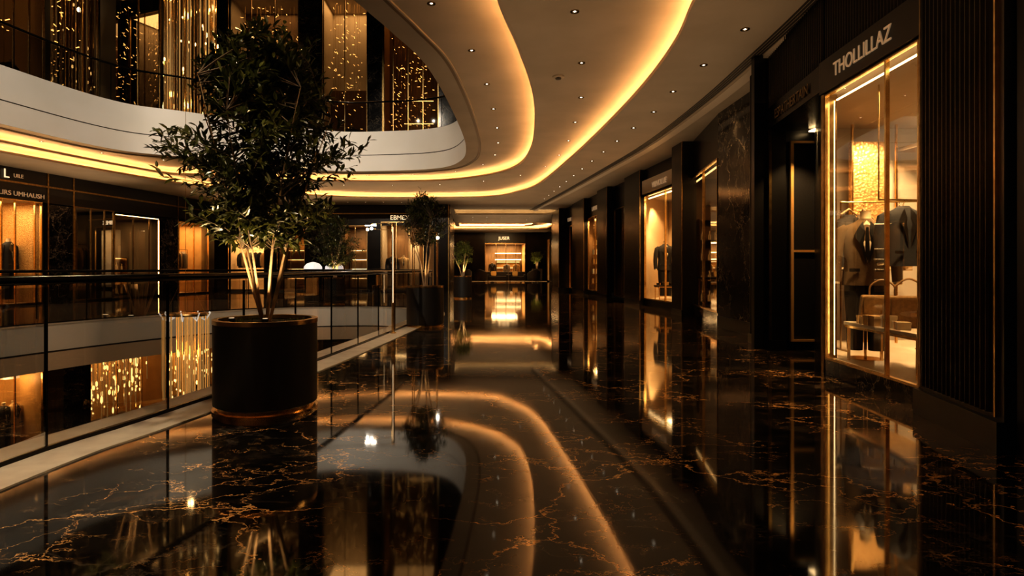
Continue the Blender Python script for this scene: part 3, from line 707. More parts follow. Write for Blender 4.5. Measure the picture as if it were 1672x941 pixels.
MB().tube([(-0.3,0,0),(-0.3,0,1.3)], .008, 8).build('hanger_wire', M['gold_dark'], MB_)
table('brass framed display table with stone top in the nearest right window', (4.60,6.25,0.2), frM.a, 1.35, 0.44, 0.46, M['white_floor'])
zt = 0.661
for i,(x,y,rz,d,mt,lb) in enumerate(((4.50,6.62,1.3,(.17,.12,.09),'box','small gold box at the far end of the display table'),(4.46,6.40,1.5,(.20,.14,.11),'box','ribboned gold box in the middle of the display table'),
        (4.45,6.18,1.4,(.12,.1,.13),'box_w','ivory box standing on the near half of the display table'),(4.44,5.98,1.2,(.15,.12,.08),'box_w','flat ivory box at the near end of the display table'))):
    giftbox(lb, (x,y,zt), rz, d, M[mt])
handbag('large tan handbag with handle standing on the display table', (4.68,6.60,zt), -0.5, 1.35)
handbag('tan leather bag at the near end of the display table behind the boxes', (4.68,6.20,zt), -0.3, 1.4)
t = thing('draped_stool', 'pale grey cloth covered pedestal low at the right of the nearest window', 'pedestal', (5.0,6.25,0.2))
MB().loft([ell(.17,.17,0,24),ell(.165,.165,.4,24),ell(.15,.15,.62,24),ell(.10,.10,.70,24)]).build('cloth_cover', M['suit_gray'], t, smooth=True)

# entrance recess with door facing the camera
frE = Fr((4.72,9.15),(4.35,7.15))
slab(frE, 0, frE.W, 0.0, 0.15, 3.80, ZC, 'dark', 'wall_header')
flutes(frE, 0, frE.W, 0.0, 3.80, ZC, 30, 0.025)
slab(frE, 0, frE.W, -0.03, 0.15, 3.47, 3.80, 'panel', 'wall_lintel')
text_mesh('shop_sign', 'ESPATHERTAIN', 0.2, 0.004, M['gold_dark'], 'dark embossed lettering on the lintel above the recessed entrance', frE.w(frE.W*0.5,-0.045,3.55), frE.a, xs=0.95)
MB().bb((4.5,9.2,0),(6.6,9.3,ZC)).build('wall_entrance', M['dark'], kind='structure')
MB().add([(4.34,7.14,0),(5.45,9.2,0),(5.45,9.2,3.5),(4.34,7.14,3.5)],[(0,1,2,3)]).build('wall_entrance_side', M['dark'], kind='structure')
MB().add([(4.3,7.1,3.46),(4.72,9.2,3.46),(6.2,9.3,3.46),(5.2,7.1,3.46)],[(0,1,2,3)]).build('ceiling_entrance', M['panel'], kind='structure')
d = struct('door_1')
MB().bb((5.02,9.13,0.14),(6.2,9.18,3.28)).build('door_leaf', M['matte_black'], d)
f = MB(); f.bb((5.02,9.09,0.14),(5.065,9.13,3.28)); f.bb((5.065,9.09,0.14),(6.2,9.13,0.175)); f.bb((5.065,9.09,3.245),(6.2,9.13,3.28)); f.build('door_frame', M['brass_lit'], d)
MB().bb((5.065,9.095,1.54),(6.2,9.13,1.575)).build('middle_rail', M['brass_lit'], d)
tag(MB().bb((5.3,8.9,3.42),(5.75,9.1,3.44)).build('light_strip', M['led_white']), 'small glowing ceiling panel above the recessed entrance door', 'light strip')
light('SPOT', (5.0,8.45,3.38), 170, WARM, 0.02, (5.1,9.1,1.0), spot=80)
# G panelled column with fine flutes
fr = Fr((4.86,10.1),(4.72,9.12)); slab(fr, 0, fr.W, 0, 0.22, 0, ZC, 'dark', 'wall_right'); flutes(fr, 0.04, fr.W-0.05, 0, 0.16, ZC, 26, 0.012, 'panel')
slab(fr, fr.W-0.03, fr.W+.01, -0.03, 0.01, 0.16, ZC, 'gold_dark', 'trim_gold'); slab(fr, -0.01, fr.W+0.02, -0.03, 0.22, 0, 0.16, 'dark', 'baseboard_right')
# F marble
fr = Fr((5.42,12.7),(5.30,10.1)); slab(fr, 0, fr.W, 0, 0.6, 0.25, ZC, 'marble', 'wall_right'); slab(fr, 0, fr.W, -0.02, 0.6, 0, 0.25, 'dark', 'baseboard_right')
light('SPOT', (4.6,11.4,ZC-0.1), 60, WARM, 0.04, (5.4,11.9,3.6), spot=60)

# W2
fr = Fr((6.0,15.75),(5.44,12.72)); W = fr.W
niche(fr, 2.2, 0.3, 3.7, 'brownwall', 'brownwall', 'screen', sk0=-0.45); window(fr, 0.3, 3.7, (0.5,), glass='glass_dim')
slab(fr, 0, W, -0.01, 0.3, 0, 0.3, 'marble', 'baseboard_right'); slab(fr, 0, W, -0.01, 0.2, 3.7, ZC, 'panel', 'wall_header')
strip(fr, 0.05, W-0.05, 0.1, 3.6, 'light line along the top of the smoked display window past the marble panel')
strip(fr, W-0.12, 0, 0.06, 0.35, 'upright light line at the near edge of the smoked display window', vert=True, w=0.02, z1=3.6, mat='led_white')
# display shelf (with bottles)
def shelf_unit(label, loc, rz, W_, H_, rows, glow=True):
    t = thing('display_shelf', label, 'shelf', loc, rz)
    MB().bb((-W_/2,0.33,0),(W_/2,0.36,H_)).build('back_panel', M['amberwall'], t)
    for s in (-1,1): MB().bb((s*W_/2-.015,0,0),(s*W_/2+.015,.33,H_)).build('side_panel', M['gold_dark'], t)
    for k in range(rows+1):
        z = .08+(H_-.1)*k/rows; sh = MB().bb((-W_/2+.015,0,z-.012),(W_/2-.015,.33,z+.012)).build('shelf', M['gold_dark'], t)
        if glow and k: MB().bb((-W_/2+.03,.29,z-.03),(W_/2-.03,.31,z-.014)).build('shelf_light', M['led_white'], sh)
    return t
def bottle_proto():
    t = thing('perfume_bottle', 'tall golden bottle', 'bottle')
    MB().lathe([(.045,0),(.05,.02),(.05,.17),(.02,.2),(.018,.26),(.024,.265),(.024,.3)], n=14).build('bottle_body', M['crystal'], t, smooth=True)
    MB().lathe([(.022,.30),(.022,.34)], n=10).build('stopper', M['gold'], t)
    return t
shelf_unit('lit shelving with bottles behind the smoked display window', (6.66,15.55,0.3), 0, 1.0, 2.3, 4)
bp = bottle_proto(); first = True
for k in range(4):
    for u in range(5):
        z = 0.3+.08+2.2*k/4+.014
        if first: o = bp; first = False; o.location = (6.28+.19*u,15.70,z)
        else: o = dup(bp, (6.28+.19*u,15.70,z), 0, scale=R.uniform(0.8,1.15))
        row = ('lowest','second lowest','second highest','top')[k]
        o['label'] = 'golden bottle on the %s shelf behind the smoked window' % row; o['group'] = 'bottles on the %s lit shelf' % row
light('AREA', fr.w(W*0.5,0.8,3.6), 50, WARM, 0.8, fr.w(W*0.5,1.2,0))
t = table('small dark table behind the smoked display window', (6.2,15.0,0.3), 0.2, 0.5, 0.4, 0.75, M['dark'])
# E pilaster
pilaster((5.66,16.3),(5.66,15.52), 0.38)
slab(Fr((5.68,15.50),(6.04,15.50)), 0, 0.36, 0, 0.1, 0, ZC, 'matte_black', 'wall_right')
# W3 cream niche with suit
fr = Fr((6.02,20.0),(6.2,16.32)); W = fr.W
niche(fr, 1.5, 0.22, 3.75, 'stonewall', 'stonewall', 'white_floor', sk0=-1.7); window(fr, 0.22, 3.75, (0.5,))
slab(fr, 0, W, -0.01, 0.3, 0, 0.22, 'dark', 'baseboard_right'); slab(fr, 0, W, -0.01, 0.2, 3.75, ZC, 'panel', 'wall_header')
strip(fr, 0.05, W-0.05, 0.12, 3.66, 'light line along the top of the cream display niche')
slab(fr, 0.05, W-0.05, -0.12, 0.0, 3.8, 4.25, 'cornice', 'wall_sign_band')
text_mesh('shop_sign', 'VIRNOLUE', 0.26, 0.01, M['sign_dim'], 'lettering over the cream display niche', fr.w(W*0.45,-0.14,3.9), fr.a)
light('SPOT', fr.w(0.0,0.55,3.7), 300, WARM, 0.05, fr.w(-0.75,0.8,2.2), spot=75); light('SPOT', fr.w(0.7,0.5,3.7), 300, WARM, 0.05, fr.w(0.2,0.6,1.2), spot=80)
light('AREA', fr.w(W*0.5,0.7,3.6), 80, WARM, 1.0, fr.w(W*0.5,0.8,0))
mannequin('suit_mannequin', 'headless mannequin in black suit in the cream lit niche', M['suit_black'], M['satin'], fr.w(0.28,0.60,0.22), 0.0, 1.2)
mannequin('suit_mannequin', 'headless mannequin in camel jacket beside the black suit in the cream niche', M['suit_tan'], M['suit_tan'], fr.w(0.45,1.15,0.22), 0.1, 1.2, M['suit_black'])
table('low black display table in the cream lit niche', fr.w(0.95,0.42,0.22), 0.0, 0.75, 0.5, 0.50, M['dark'])
for i,u in enumerate((0.14,0.32,0.50,0.68)):
    giftbox(('first','second','third','fourth')[i]+' small box from the left on the low black table in the cream niche', fr.w(0.95+0.06*i,0.42-.41+u,0.725), 0.2*i, (.16,.12,.07+.03*(i%2)), M['box' if i%2 else 'suit_black'])
# D
pilaster((5.82,21.9),(5.85,20.02), 0.16)
# W4 dark bay
fr = Fr((6.0,24.1),(6.1,21.9)); W = fr.W
niche(fr, 1.5, 0.1, 3.7, 'brownwall', 'panel', 'screen'); window(fr, 0.1, 3.7, (0.5,), glass='glass_dim', frame='gold_dark'); slab(fr, 0, W, -0.01, 0.2, 3.7, ZC, 'panel', 'wall_header')
light('SPOT', fr.w(0.9,0.5,3.6), 120, WARM, 0.05, fr.w(0.9,1.0,1.4), spot=60)
hg = rack('clothes rail in the dark narrow shop bay', fr.w(0.9,0.7,0.1), fr.a, 1.5, 1.75)
for i in range(4): hanging(('farthest','second farthest','second nearest','nearest')[i]+' dark jacket on the rail in the dark narrow bay', M['suit_navy' if i%2 else 'suit_gray'], fr.w(0.4+.33*i,0.7,1.84), fr.a+1.2, 1.0, simple=True)
# C
pilaster((5.6,25.6),(5.68,24.1), 0.2)
# W5 gold shelves
fr = Fr((5.75,28.2),(5.85,25.6)); W = fr.W
niche(fr, 1.3, 0.2, 3.7, 'brownwall', 'amberwall', 'white_floor', sk0=-1.3); window(fr, 0.2, 3.7, (0.5,)); slab(fr, 0, W, -0.01, 0.3, 0, 0.2, 'dark', 'baseboard_right'); slab(fr, 0, W, -0.01, 0.2, 3.7, ZC, 'panel', 'wall_header')
text_mesh('shop_sign', 'LAVEIRE', 0.28, 0.01, M['sign_dim'], 'lettering above the shelf window of small lit boxes', fr.w(W*0.5,-0.03,3.95), fr.a)
light('SPOT', fr.w(0.4,0.3,3.6), 380, WARM, 0.05, fr.w(0.05,0.5,1.4), spot=70); light('AREA', fr.w(1.3,0.4,3.6), 80, WARM, 0.8, fr.w(1.3,0.9,0))
t = thing('display_stand', 'narrow tiered gold display stand with stacked goods', 'stand', fr.w(0.15,0.42,0.2), 0)
for k in range(5):
    s = 0.34-0.035*k; MB().bb((-s,-.2,.3+.46*k),(s,.2,.335+.46*k)).build('tier', M['gold'], t)
    MB().bb((-.1,-.08,(.335+.46*(k-1)) if k else 0),(.1,.08,.3+.46*k)).build('column', M['box'], t)
for k in range(5):
    for j,u in enumerate((-0.2,0.2) if k < 4 else (0.0,)):
        giftbox('ivory and gold box on the %s tier of the display stand, %s side' % (('lowest','second','third','fourth','top')[k], ('left','right')[j] if k < 4 else 'middle'), tuple(Vector(fr.w(0.15,0.42,0.2+.336+.46*k))+Vector((u*(1-.1*k),-.02,0))), 0.1*k, (.18,.2,.24), M['box_w' if (k+j)%2 else 'box'])
# B
pilaster((5.45,31.0),(5.52,28.2), 0.2)
# W6
fr = Fr((5.45,33.2),(5.6,31.0)); W = fr.W
niche(fr, 1.3, 0.15, 3.6, 'amberwall', 'amberwall', 'white_floor', sk0=-1.2); window(fr, 0.15, 3.6, (0.5,)); slab(fr, 0, W, -0.01, 0.2, 3.6, ZC, 'panel', 'wall_header')
text_mesh('shop_sign', 'TOURE', 0.28, 0.01, M['sign_dim'], 'lettering above the farthest window of the right shopfront row', fr.w(W*0.5,-0.03,3.85), fr.a)
light('SPOT', fr.w(1.0,0.4,3.5), 300, WARM, 0.05, fr.w(1.0,0.9,1.4), spot=70)
mannequin('suit_mannequin', 'headless mannequin in dark suit in the farthest right row window', M['suit_navy'], M['satin'], fr.w(0.1,0.42,0.15), 0, 1.1)
# A
pilaster((5.05,35.6),(5.05,33.0), 1.4)
# beyond A, far corridor right wall
fr = Fr((7.3,56),(6.9,36)); slab(fr, 3.2, fr.W, 0, 0.3, 0, ZC, 'panel', 'wall_far_right'); slab(fr, 0, 1.6, 0, 0.3, 0, ZC, 'panel', 'wall_far_right')
fr = Fr((7.27,54.4),(7.23,52.8)); niche(fr, 1.5, 0.1, 3.9, 'stonewall', 'stonewall', 'white_floor'); window(fr, 0.1, 3.9, ()); slab(fr, 0, fr.W, 0, 0.2, 3.9, ZC, 'panel', 'wall_header')
light('SPOT', fr.w(0.8,0.4,3.8), 260, WARM, 0.05, fr.w(0.8,1.2,1.6), spot=80)
mannequin('suit_mannequin', 'dark dressed mannequin in the bright window right of the far lounge', M['suit_black'], M['satin'], fr.w(0.8,0.7,0.1), fr.a, 1.1)
slab(Fr((5.2,36.8),(7.4,36.8)), 0, 2.2, 0, 0.2, 0, ZC, 'panel', 'wall_far_right')

# ---- far wall shop
fr = Fr((-4.5,56),(7.6,56)); W = fr.W   # u = X+4.5
slab(fr, 0, 5.95, 0, 0.3, 0, ZC, 'panel', 'wall_far'); slab(fr, 9.85, W, 0, 0.3, 0, ZC, 'panel', 'wall_far'); slab(fr, 5.95, 9.85, -0.02, 0.3, 3.66, ZC, 'dark', 'wall_far')
f2 = Fr((1.45,56),(5.35,56)); niche(f2, 4, 0.0, 3.66, 'amberwall', 'brownwall', 'screen'); window(f2, 0.02, 3.66, (0.28,0.52,0.76), t=0.05)
text_mesh('shop_sign', 'JUSER', 0.42, 0.02, M['sign'], 'white glowing lettering over the far end shop', (3.3,55.94,3.98), 0)
for z, lb in ((2.75,'upper'),(2.1,'lower')):
    strip(f2, 1.15, 3.8, 3.6, z, 'glowing %s shelf line in the far end shop' % lb, w=0.09)
light('AREA', f2.w(2,2,3.6), 420, WARM, 2.5, f2.w(2,2,0)); light('SPOT', f2.w(0.6,2.5,3.5), 200, WARM, 0.1, f2.w(0.6,3.8,1.5), spot=70)
shelf_unit('lit shelving at the back of the far end shop', f2.w(2.5,3.45,0), f2.a, 2.4, 1.9, 3)
mannequin('suit_mannequin', 'mannequin in dark suit at left inside the far end shop', M['suit_black'], M['satin'], f2.w(0.75,1.0,0), 0, 1.1)
mannequin('suit_mannequin', 'mannequin in camel jacket at right inside the far end shop', M['suit_tan'], M['suit_tan'], f2.w(3.1,1.0,0), 0, 1.05)
mannequin('suit_mannequin', 'mannequin in grey jacket in the middle of the far end shop', M['suit_gray'], M['satin'], f2.w(2.2,1.4,0), 0, 1.05)
# curb of the lounge
MB().bb((-1.5,53.6,0),(7.1,54.2,0.035)).build('trim_lounge_edge', M['curb'], kind='structure')
# lounge seating
def armchair(label, loc, rz, s=1.0):
    t = thing('armchair', label, 'armchair', loc, rz, scale=s)
    MB().lathe([(.40,.12),(.42,.2),(.42,.42),(.38,.45)], n=28, cap=True).build('seat', M['sofa'], t, smooth=True)
    rings = []
    for k in range(15):
        a = math.radians(-15+210*k/14); h = .98-.34*abs(k-7)/7
        c, s_ = math.cos(a), math.sin(a); rings.append([Vector((c*.40,s_*.40,.15)),Vector((c*.50,s_*.50,.15)),Vector((c*.52,s_*.52,h)),Vector((c*.47,s_*.47,h+.03)),Vector((c*.41,s_*.41,h))])
    MB().loft(rings).build('backrest', M['sofa'], t, smooth=True)
    for sx in (-1,1):
        for sy in (-1,1): MB().tube([(sx*.25,sy*.25,0),(sx*.24,sy*.24,.13)], .02, 8).build('leg', M['gold'], t)
    return t
def sofa(label, loc, rz, W_):
    t = thing('sofa', label, 'sofa', loc, rz)
    MB().bb((-W_/2,-.42,.14),(W_/2,.42,.40)).build('seat_base', M['sofa'], t, bevel=.03)
    MB().bb((-W_/2+.16,-.44,.40),(W_/2-.16,.25,.52)).build('seat_cushion', M['sofa'], t, bevel=.04)
    MB().bb((-W_/2,.22,.30),(W_/2,.45,.92)).build('backrest', M['sofa'], t, bevel=.06)
    for s in (-1,1):
        MB().bb((s*W_/2-.09*s-.09,-.42,.16),(s*W_/2-.09*s+.09,.42,.68)).build('armrest', M['sofa'], t, bevel=.05)
        MB().bb((s*(W_/2-.1)-.02,-.35,0),(s*(W_/2-.1)+.02,-.31,.14)).build('leg', M['gold'], t); MB().bb((s*(W_/2-.1)-.02,.31,0),(s*(W_/2-.1)+.02,.35,.14)).build('leg', M['gold'], t)
    return t
def cushion(label, loc, rz):
    t = MB().loft([[Vector((x*.24*k,y*.07*(1 if k>.5 else .5),z)) for x,y in ((-1,-1),(0,-1.5),(1,-1),(1,1),(0,1.5),(-1,1))] for k,z in ((.85,0),(1,.12),(1,.30),(.85,.42))]).build('cushion', M['cushion'], smooth=True)
    t.location = loc; t.rotation_euler = (math.radians(-14),0,rz); return tag(t, label, 'cushion')
armchair('rounded dark armchair left of the far lounge sofas', (1.0,51.2,0), 2.9, 1.15)
armchair('second dark armchair behind the left end of the far lounge', (-0.4,52.4,0), 3.6, 1.15)
armchair('dark armchair at the right end of the far lounge', (5.75,52.2,0), 3.3, 1.15)
sofa('dark sofa with gold cushion left of centre in the far lounge', (2.5,52.4,0), 0, 1.9)
sofa('dark sofa with gold cushion right of centre in the far lounge', (4.25,52.0,0), 0, 1.5)
cushion('gold cushion on the left lounge sofa', (2.15,52.42,0.54), 0.1); cushion('gold cushion on the right lounge sofa', (4.05,52.02,0.54), -0.1)
light('AREA', (3,51.5,4.5), 160, WARM, 2.5, (3,52,0))

# ---- corridor left wall and atrium back wall
slab(Fr((-1.12,31.2),(-1.12,42)), 0, 10.8, 0, 0.4, 0, ZC, 'panel', 'wall_corridor_left')
slab(Fr((-1.12,42),(-4.5,56)), 0, 14.5, 0, 0.3, 0, ZC, 'brownwall', 'wall_corridor_left')
def bw(px): return (px-767)*31.2/950
def back(px0, px1): return Fr((bw(px0),31.2),(bw(px1),31.2))
f = Fr((bw(346),31.2),(-1.12,31.2)); slab(f, 0, f.W, 0, 0.35, 3.55, ZC, 'panel', 'wall_back_header'); slab(f, 0, f.W, -0.04, 0.02, 4.16, 4.22, 'gold_dark', 'trim_gold')
GEN = []
def shop(fr, depth, z0, z1, wallm, backm, fl, e, frame='gold', glass='glass', mull=(0.5,), dark=False):
    niche(fr, depth, z0, z1, wallm, backm, fl); window(fr, z0, z1, mull, glass=glass, frame=frame); e = e*1.7
    if e:
        light('AREA', fr.w(fr.W/2,depth*0.45,z1-0.08), e, WARM, min(2.0,fr.W*0.6), fr.w(fr.W/2,depth*0.5,z0))
        light('SPOT', fr.w(fr.W*0.3,depth*0.6,z1-0.1), e*2, WARM, 0.05, fr.w(fr.W*0.25,depth,z0+(z1-z0)*0.55), spot=65)
        light('SPOT', fr.w(fr.W*0.75,depth*0.6,z1-0.1), e*2, WARM, 0.05, fr.w(fr.W*0.8,depth,z0+(z1-z0)*0.55), spot=65)
def wallseg(fr, z0=0, z1=3.55, mat='panel', d=0.0): slab(fr, 0, fr.W, d, 0.4, z0, z1, mat, 'wall_pilaster')
wallseg(back(346,372)); 
f = back(372,432); shop(f, 2, 0.1, 3.55, 'stonewall', 'stonewall', 'white_floor', 45)
rack('clothes rail in the pale shop behind the tallest tree stems', f.w(f.W/2,1.0,0.1), 0, f.W-.5, 2.15)
for i in range(6): hanging(('first','second','third','fourth','fifth','sixth')[i]+' garment from the left on the rail behind the tallest tree stems', M[('suit_black','suit_tan','suit_gray','suit_black','suit_navy','suit_tan')[i]], f.w(0.35+(f.W-.7)*i/5,1.0,2.24), 1.1, 1.2, simple=True)
wallseg(back(432,452))
f = back(452,498); shop(f, 2, 0.1, 3.55, 'brownwall', 'amberwall', 'screen', 14, glass='glass_dim')
shelf_unit('lit display shelf in the dim shop right of the tallest tree', f.w(f.W/2,1.5,0.1), 0, 1.3, 2.2, 4)
wallseg(back(498,560)); 
f = back(560,600); shop(f, 2, 0.1, 3.55, 'brownwall', 'brownwall', 'screen', 16)
shelf_unit('lit display shelf in the shop behind the wide tree', f.w(f.W/2,1.5,0.1), 0, 1.1, 2.2, 4)
wallseg(back(600,622))
f = back(622,692); shop(f, 2.4, 0.1, 3.75, 'palewall', 'brownwall', 'screen', 34, mull=(0.36,0.66))
text_mesh('shop_sign', 'EBMEX', 0.34, 0.02, M['sign'], 'white glowing lettering over the shop behind the second tree', (bw(653),31.13,3.86), 0)
mannequin('suit_mannequin', 'mannequin in black suit left in the shop behind the brass lamp post', M['suit_black'], M['satin'], f.w(0.5,0.8,0.1), 0, 1.15)
mannequin('suit_mannequin', 'mannequin in camel jacket right in the shop behind the brass lamp post', M['suit_tan'], M['suit_tan'], f.w(1.1,0.9,0.1), 0.2, 1.15)
slab(f, 1.45, 1.95, 1.2, 1.25, 0.15, 2.7, 'stonewall', 'wall_lit_panel'); light('SPOT', f.w(1.7,0.5,3.5), 160, (1,.75,.45), 0.05, f.w(1.7,1.2,1.4), spot=50)
wallseg(back(692,701)); f = back(701,709); wallseg(f, mat='amberwall', d=0.05)
slab(Fr((bw(709),31.0),(-1.12,31.0)), 0, bw(735)-bw(709), 0, 0.5, 0, ZC, 'panel', 'wall_pilaster')
MB().bb((-1.15,30.97,0),(-1.1,31.02,ZC)).build('trim_gold', M['gold_dark'], kind='structure')

# ---- left facade (direction +Y, interior to -X)
def lf(px, off=0.0):   # point of the facade plane seen between bays; plane through (-15.4,19.1)-(-13.3,29.6)
    m = 0.2; k = (px-767)/950; y = (-15.4-m*19.1-off)/(k-m); return (k*y, y)
def lbay(px0, px1): return Fr(lf(px0), lf(px1))
f = Fr(lf(-260), lf(348)); slab(f, 0, f.W, 0, 0.4, 3.60, ZC, 'dark', 'wall_left_header'); slab(f, 0, f.W, -0.04, 0.02, 4.14, 4.20, 'gold_dark', 'trim_gold')
wallseg(lbay(-260,-60), mat='marble')
f = lbay(-60,68); shop(f, 2.2, 0.05, 3.6, 'hammer', 'hammer', 'white_floor', 60, mull=(0.45,0.63,0.9))
mannequin('suit_mannequin', 'mannequin in navy jacket in the gold shop window at the left edge', M['suit_navy'], M['satin'], f.w(f.W*0.86,1.0,0.05), f.a+0.2, 1.38, M['suit_black'])
mannequin('suit_mannequin', 'mannequin in camel jacket behind the navy one at the left edge', M['suit_tan'], M['suit_tan'], f.w(f.W*0.70,1.3,0.05), f.a-0.2, 1.36, M['suit_black'])
text_mesh('shop_sign', 'LIRS UMHAUSH', 0.22, 0.01, M['sign_dim'], 'small lettering right above the gold shop window at the left edge', f.w(f.W*0.72,-0.03,3.72), f.a, xs=1.1)
text_mesh('shop_sign', 'L', 0.42, 0.01, M['sign'], 'large letter L high on the black band at the left edge', f.w(f.W*0.5,-0.05,4.28), f.a)
text_mesh('shop_sign', 'UILE', 0.18, 0.01, M['sign_dim'], 'dim small word beside the large letter L on the black band', f.w(f.W*0.66,-0.05,4.33), f.a)
wallseg(lbay(78,121), mat='marble'); wallseg(lbay(68,78), mat='dark', d=0.1)
slab(lbay(77,79), 0, 0.06, -0.02, 0.05, 0, ZC, 'gold_dark', 'trim_gold'); slab(lbay(119,121), 0, 0.06, -0.02, 0.05, 0, ZC, 'gold_dark', 'trim_gold')
f = lbay(121,186); shop(f, 2.0, 0.05, 3.6, 'dark', 'panel', 'screen', 5, glass='glass_dim', frame='gold_dark', mull=(0.4,0.75))
rack('clothes rail in the dark shop right of the left gold window', f.w(f.W*.55,0.8,0.05), f.a, f.W-.9, 2.15)
for i in range(4): hanging(('first','second','third','fourth')[i]+' garment from the left in the dark left shop', M[('suit_gray','suit_tan','suit_navy','suit_brown')[i]], f.w(0.9+(f.W-1.4)*i/3,0.8,2.19), f.a+1.0, 1.2, simple=True)
f = lbay(186,260); shop(f, 2.4, 0.05, 3.45, 'palewall', 'brownwall', 'screen', 9, glass='glass_dim', mull=(0.4,0.76)); W = f.W
strip(f, 0.1, W-0.05, 0.0, 3.47, 'bright light line over the top of the framed left shop window', w=0.02)
strip(f, W-0.05, 0, 0.0, 0.05, 'bright upright light line at the right side of the framed left shop window', vert=True, w=0.02, z1=3.45)
shelf_unit('lit shelf of golden bottles in the framed left shop window', f.w(W*0.5,1.6,0.05), f.a, 2.4, 1.7, 3)
for k in range(3):
    for u in range(8):
        o = dup(bp, f.w(W*0.5-1.05+.3*u,1.75,0.05+.08+1.6*k/3+.014), f.a, scale=R.uniform(0.8,1.3)); row = ('lower','middle','upper')[k]
        o['label'] = 'golden bottle on the %s shelf of the framed left window' % row; o['group'] = 'bottles on the %s shelf of the framed left window' % row
wallseg(lbay(260,291), mat='marble')
slab(lbay(290,292), 0, 0.06, -0.02, 0.05, 0, ZC, 'gold_dark', 'trim_gold')
f = lbay(291,340); shop(f, 2.4, 0.05, 3.5, 'amberwall', 'amberwall', 'white_floor', 50, mull=(0.5,))
rack('clothes rail in the amber shop left of the tallest tree', f.w(f.W*.6,0.9,0.05), f.a, f.W-1.2, 2.15)
for i in range(6): hanging(('first','second','third','fourth','fifth','sixth')[i]+' garment from the left in the amber shop beside the tree', M[('suit_gray','suit_black','suit_tan','suit_brown','suit_gray','suit_tan')[i]], f.w(f.W*.6-(f.W-1.6)/2+(f.W-1.6)*i/5,0.9,2.19), f.a+0.9, 1.2, simple=True)
wallseg(lbay(340,350))
# white domes on the far side
for x, lb in ((-5.55,'left'),(-4.75,'right')):
    t = thing('dome_lamp', 'white dome lamp behind the far rail, the %s of two' % lb, 'lamp', (x-0.35,21.9,0))
    MB().lathe([(.34,1.24),(.33,1.33),(.24,1.44),(.08,1.50),(.001,1.51)], n=24).build('dome_shade', M['white'], t, smooth=True)
    MB().lathe([(.2,0),(.2,.02),(.02,.04),(.02,1.25)], n=16).build('stand', M['dark'], t, smooth=True)

# ---- lower level
def lo(px): return lf(px)
f0 = Fr(lf(-200), lf(400))
slab(f0, 0, f0.W, 0.0, 0.4, -1.6, -1.0, 'panel', 'wall_lower_header')
def lshop(px0, px1, e, label, wallm='amberwall'):
    f = lbay(px0,px1); shop(f, 2.2, -5.35, -1.6, wallm, wallm, 'screen', e, mull=(0.33,0.66)); return f
f = lshop(-80, 70, 70, '')
for i,u in enumerate((0.62,0.78,0.9)):
    mannequin('suit_mannequin', ('leftmost','middle','rightmost')[i]+' dressed mannequin in the lower floor shop window', M[('suit_gray','suit_black','suit_tan')[i]], M['satin'], f.w(f.W*u,0.9,-5.35), f.a, 1.2)
t = thing('pendant_lamp', 'glowing cone pendant lamp in the lower floor shop', 'lamp', f.w(f.W*0.83,0.8,-2.0))
MB().lathe([(.28,-.55),(.10,-.25),(.04,-.2)], n=20, cap=False).build('shade', M['sign'], t, smooth=True); MB().tube([(0,0,-.2),(0,0,.4)], .01).build('cord', M['dark'], t)
light('POINT', f.w(f.W*0.83,0.8,-2.7), 60, WARM, 0.1)
f = lbay(70,104); slab(f, 0, f.W, 0, .4, -5.4, -1.6, 'brownwall', 'wall_lower')
f = lbay(104,146); slab(f, 0, f.W, 0, .4, -5.4, -1.6, 'marble', 'wall_lower')
fG = lshop(146, 268, 90, '')
fH = lshop(268, 400, 90, '')
R = random.Random(5)
def strands(name, label, cat, pts, z0f, z1, rad, bead, seed, matline, matbead, bead_every=0.35, kind='stuff', dens=0.35, jit=0.03):
    R = random.Random(seed); a = MB(); b = MB()
    for (x,y) in pts:
        z0 = z0f(R); a.tube([(x,y,z1),(x,y,z0)], rad, 4); z = z0
        while z < z1:
            if R.random() < dens:
                if jit < .1: b.sphere((x+R.uniform(-jit,jit),y-rad,z), bead*R.uniform(.6,1.4), 3, R.uniform(1,3.5))
                else:  # slanted glowing streaks imitate reflections in the glass
                    q = Vector((x+R.uniform(-jit,jit),y+R.uniform(-.3,.3),z)); dq = Vector((R.uniform(.2,1),0,R.uniform(-1,.3))).normalized()*bead*R.uniform(.5,3.5)
                    b.tube([q-dq,q+dq], bead*R.uniform(.35,.8), 5)
            z += bead_every*R.uniform(.5,1.5)
    t = bpy.data.objects.new(name, None); C.objects.link(t); tag(t, label, cat, kind=kind)
    a.build('strand', matline, t); b.build('drop_glint', matbead, t)
    return t
def alongf(f, n, d, s): 
    R = random.Random(s); return [f.w(0.45+(f.W-0.9)*(i+R.random()*.8)/n, d+R.uniform(-.2,.2))[:2] for i in range(n)]
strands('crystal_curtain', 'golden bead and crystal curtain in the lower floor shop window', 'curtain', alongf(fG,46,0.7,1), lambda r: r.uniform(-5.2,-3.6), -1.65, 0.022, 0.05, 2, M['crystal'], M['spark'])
strands('crystal_curtain', 'golden bead and crystal curtain in the lower shop behind the hanging rods', 'curtain', alongf(fH,46,0.7,4), lambda r: r.uniform(-5.2,-3.6), -1.65, 0.022, 0.05, 3, M['crystal'], M['spark'])
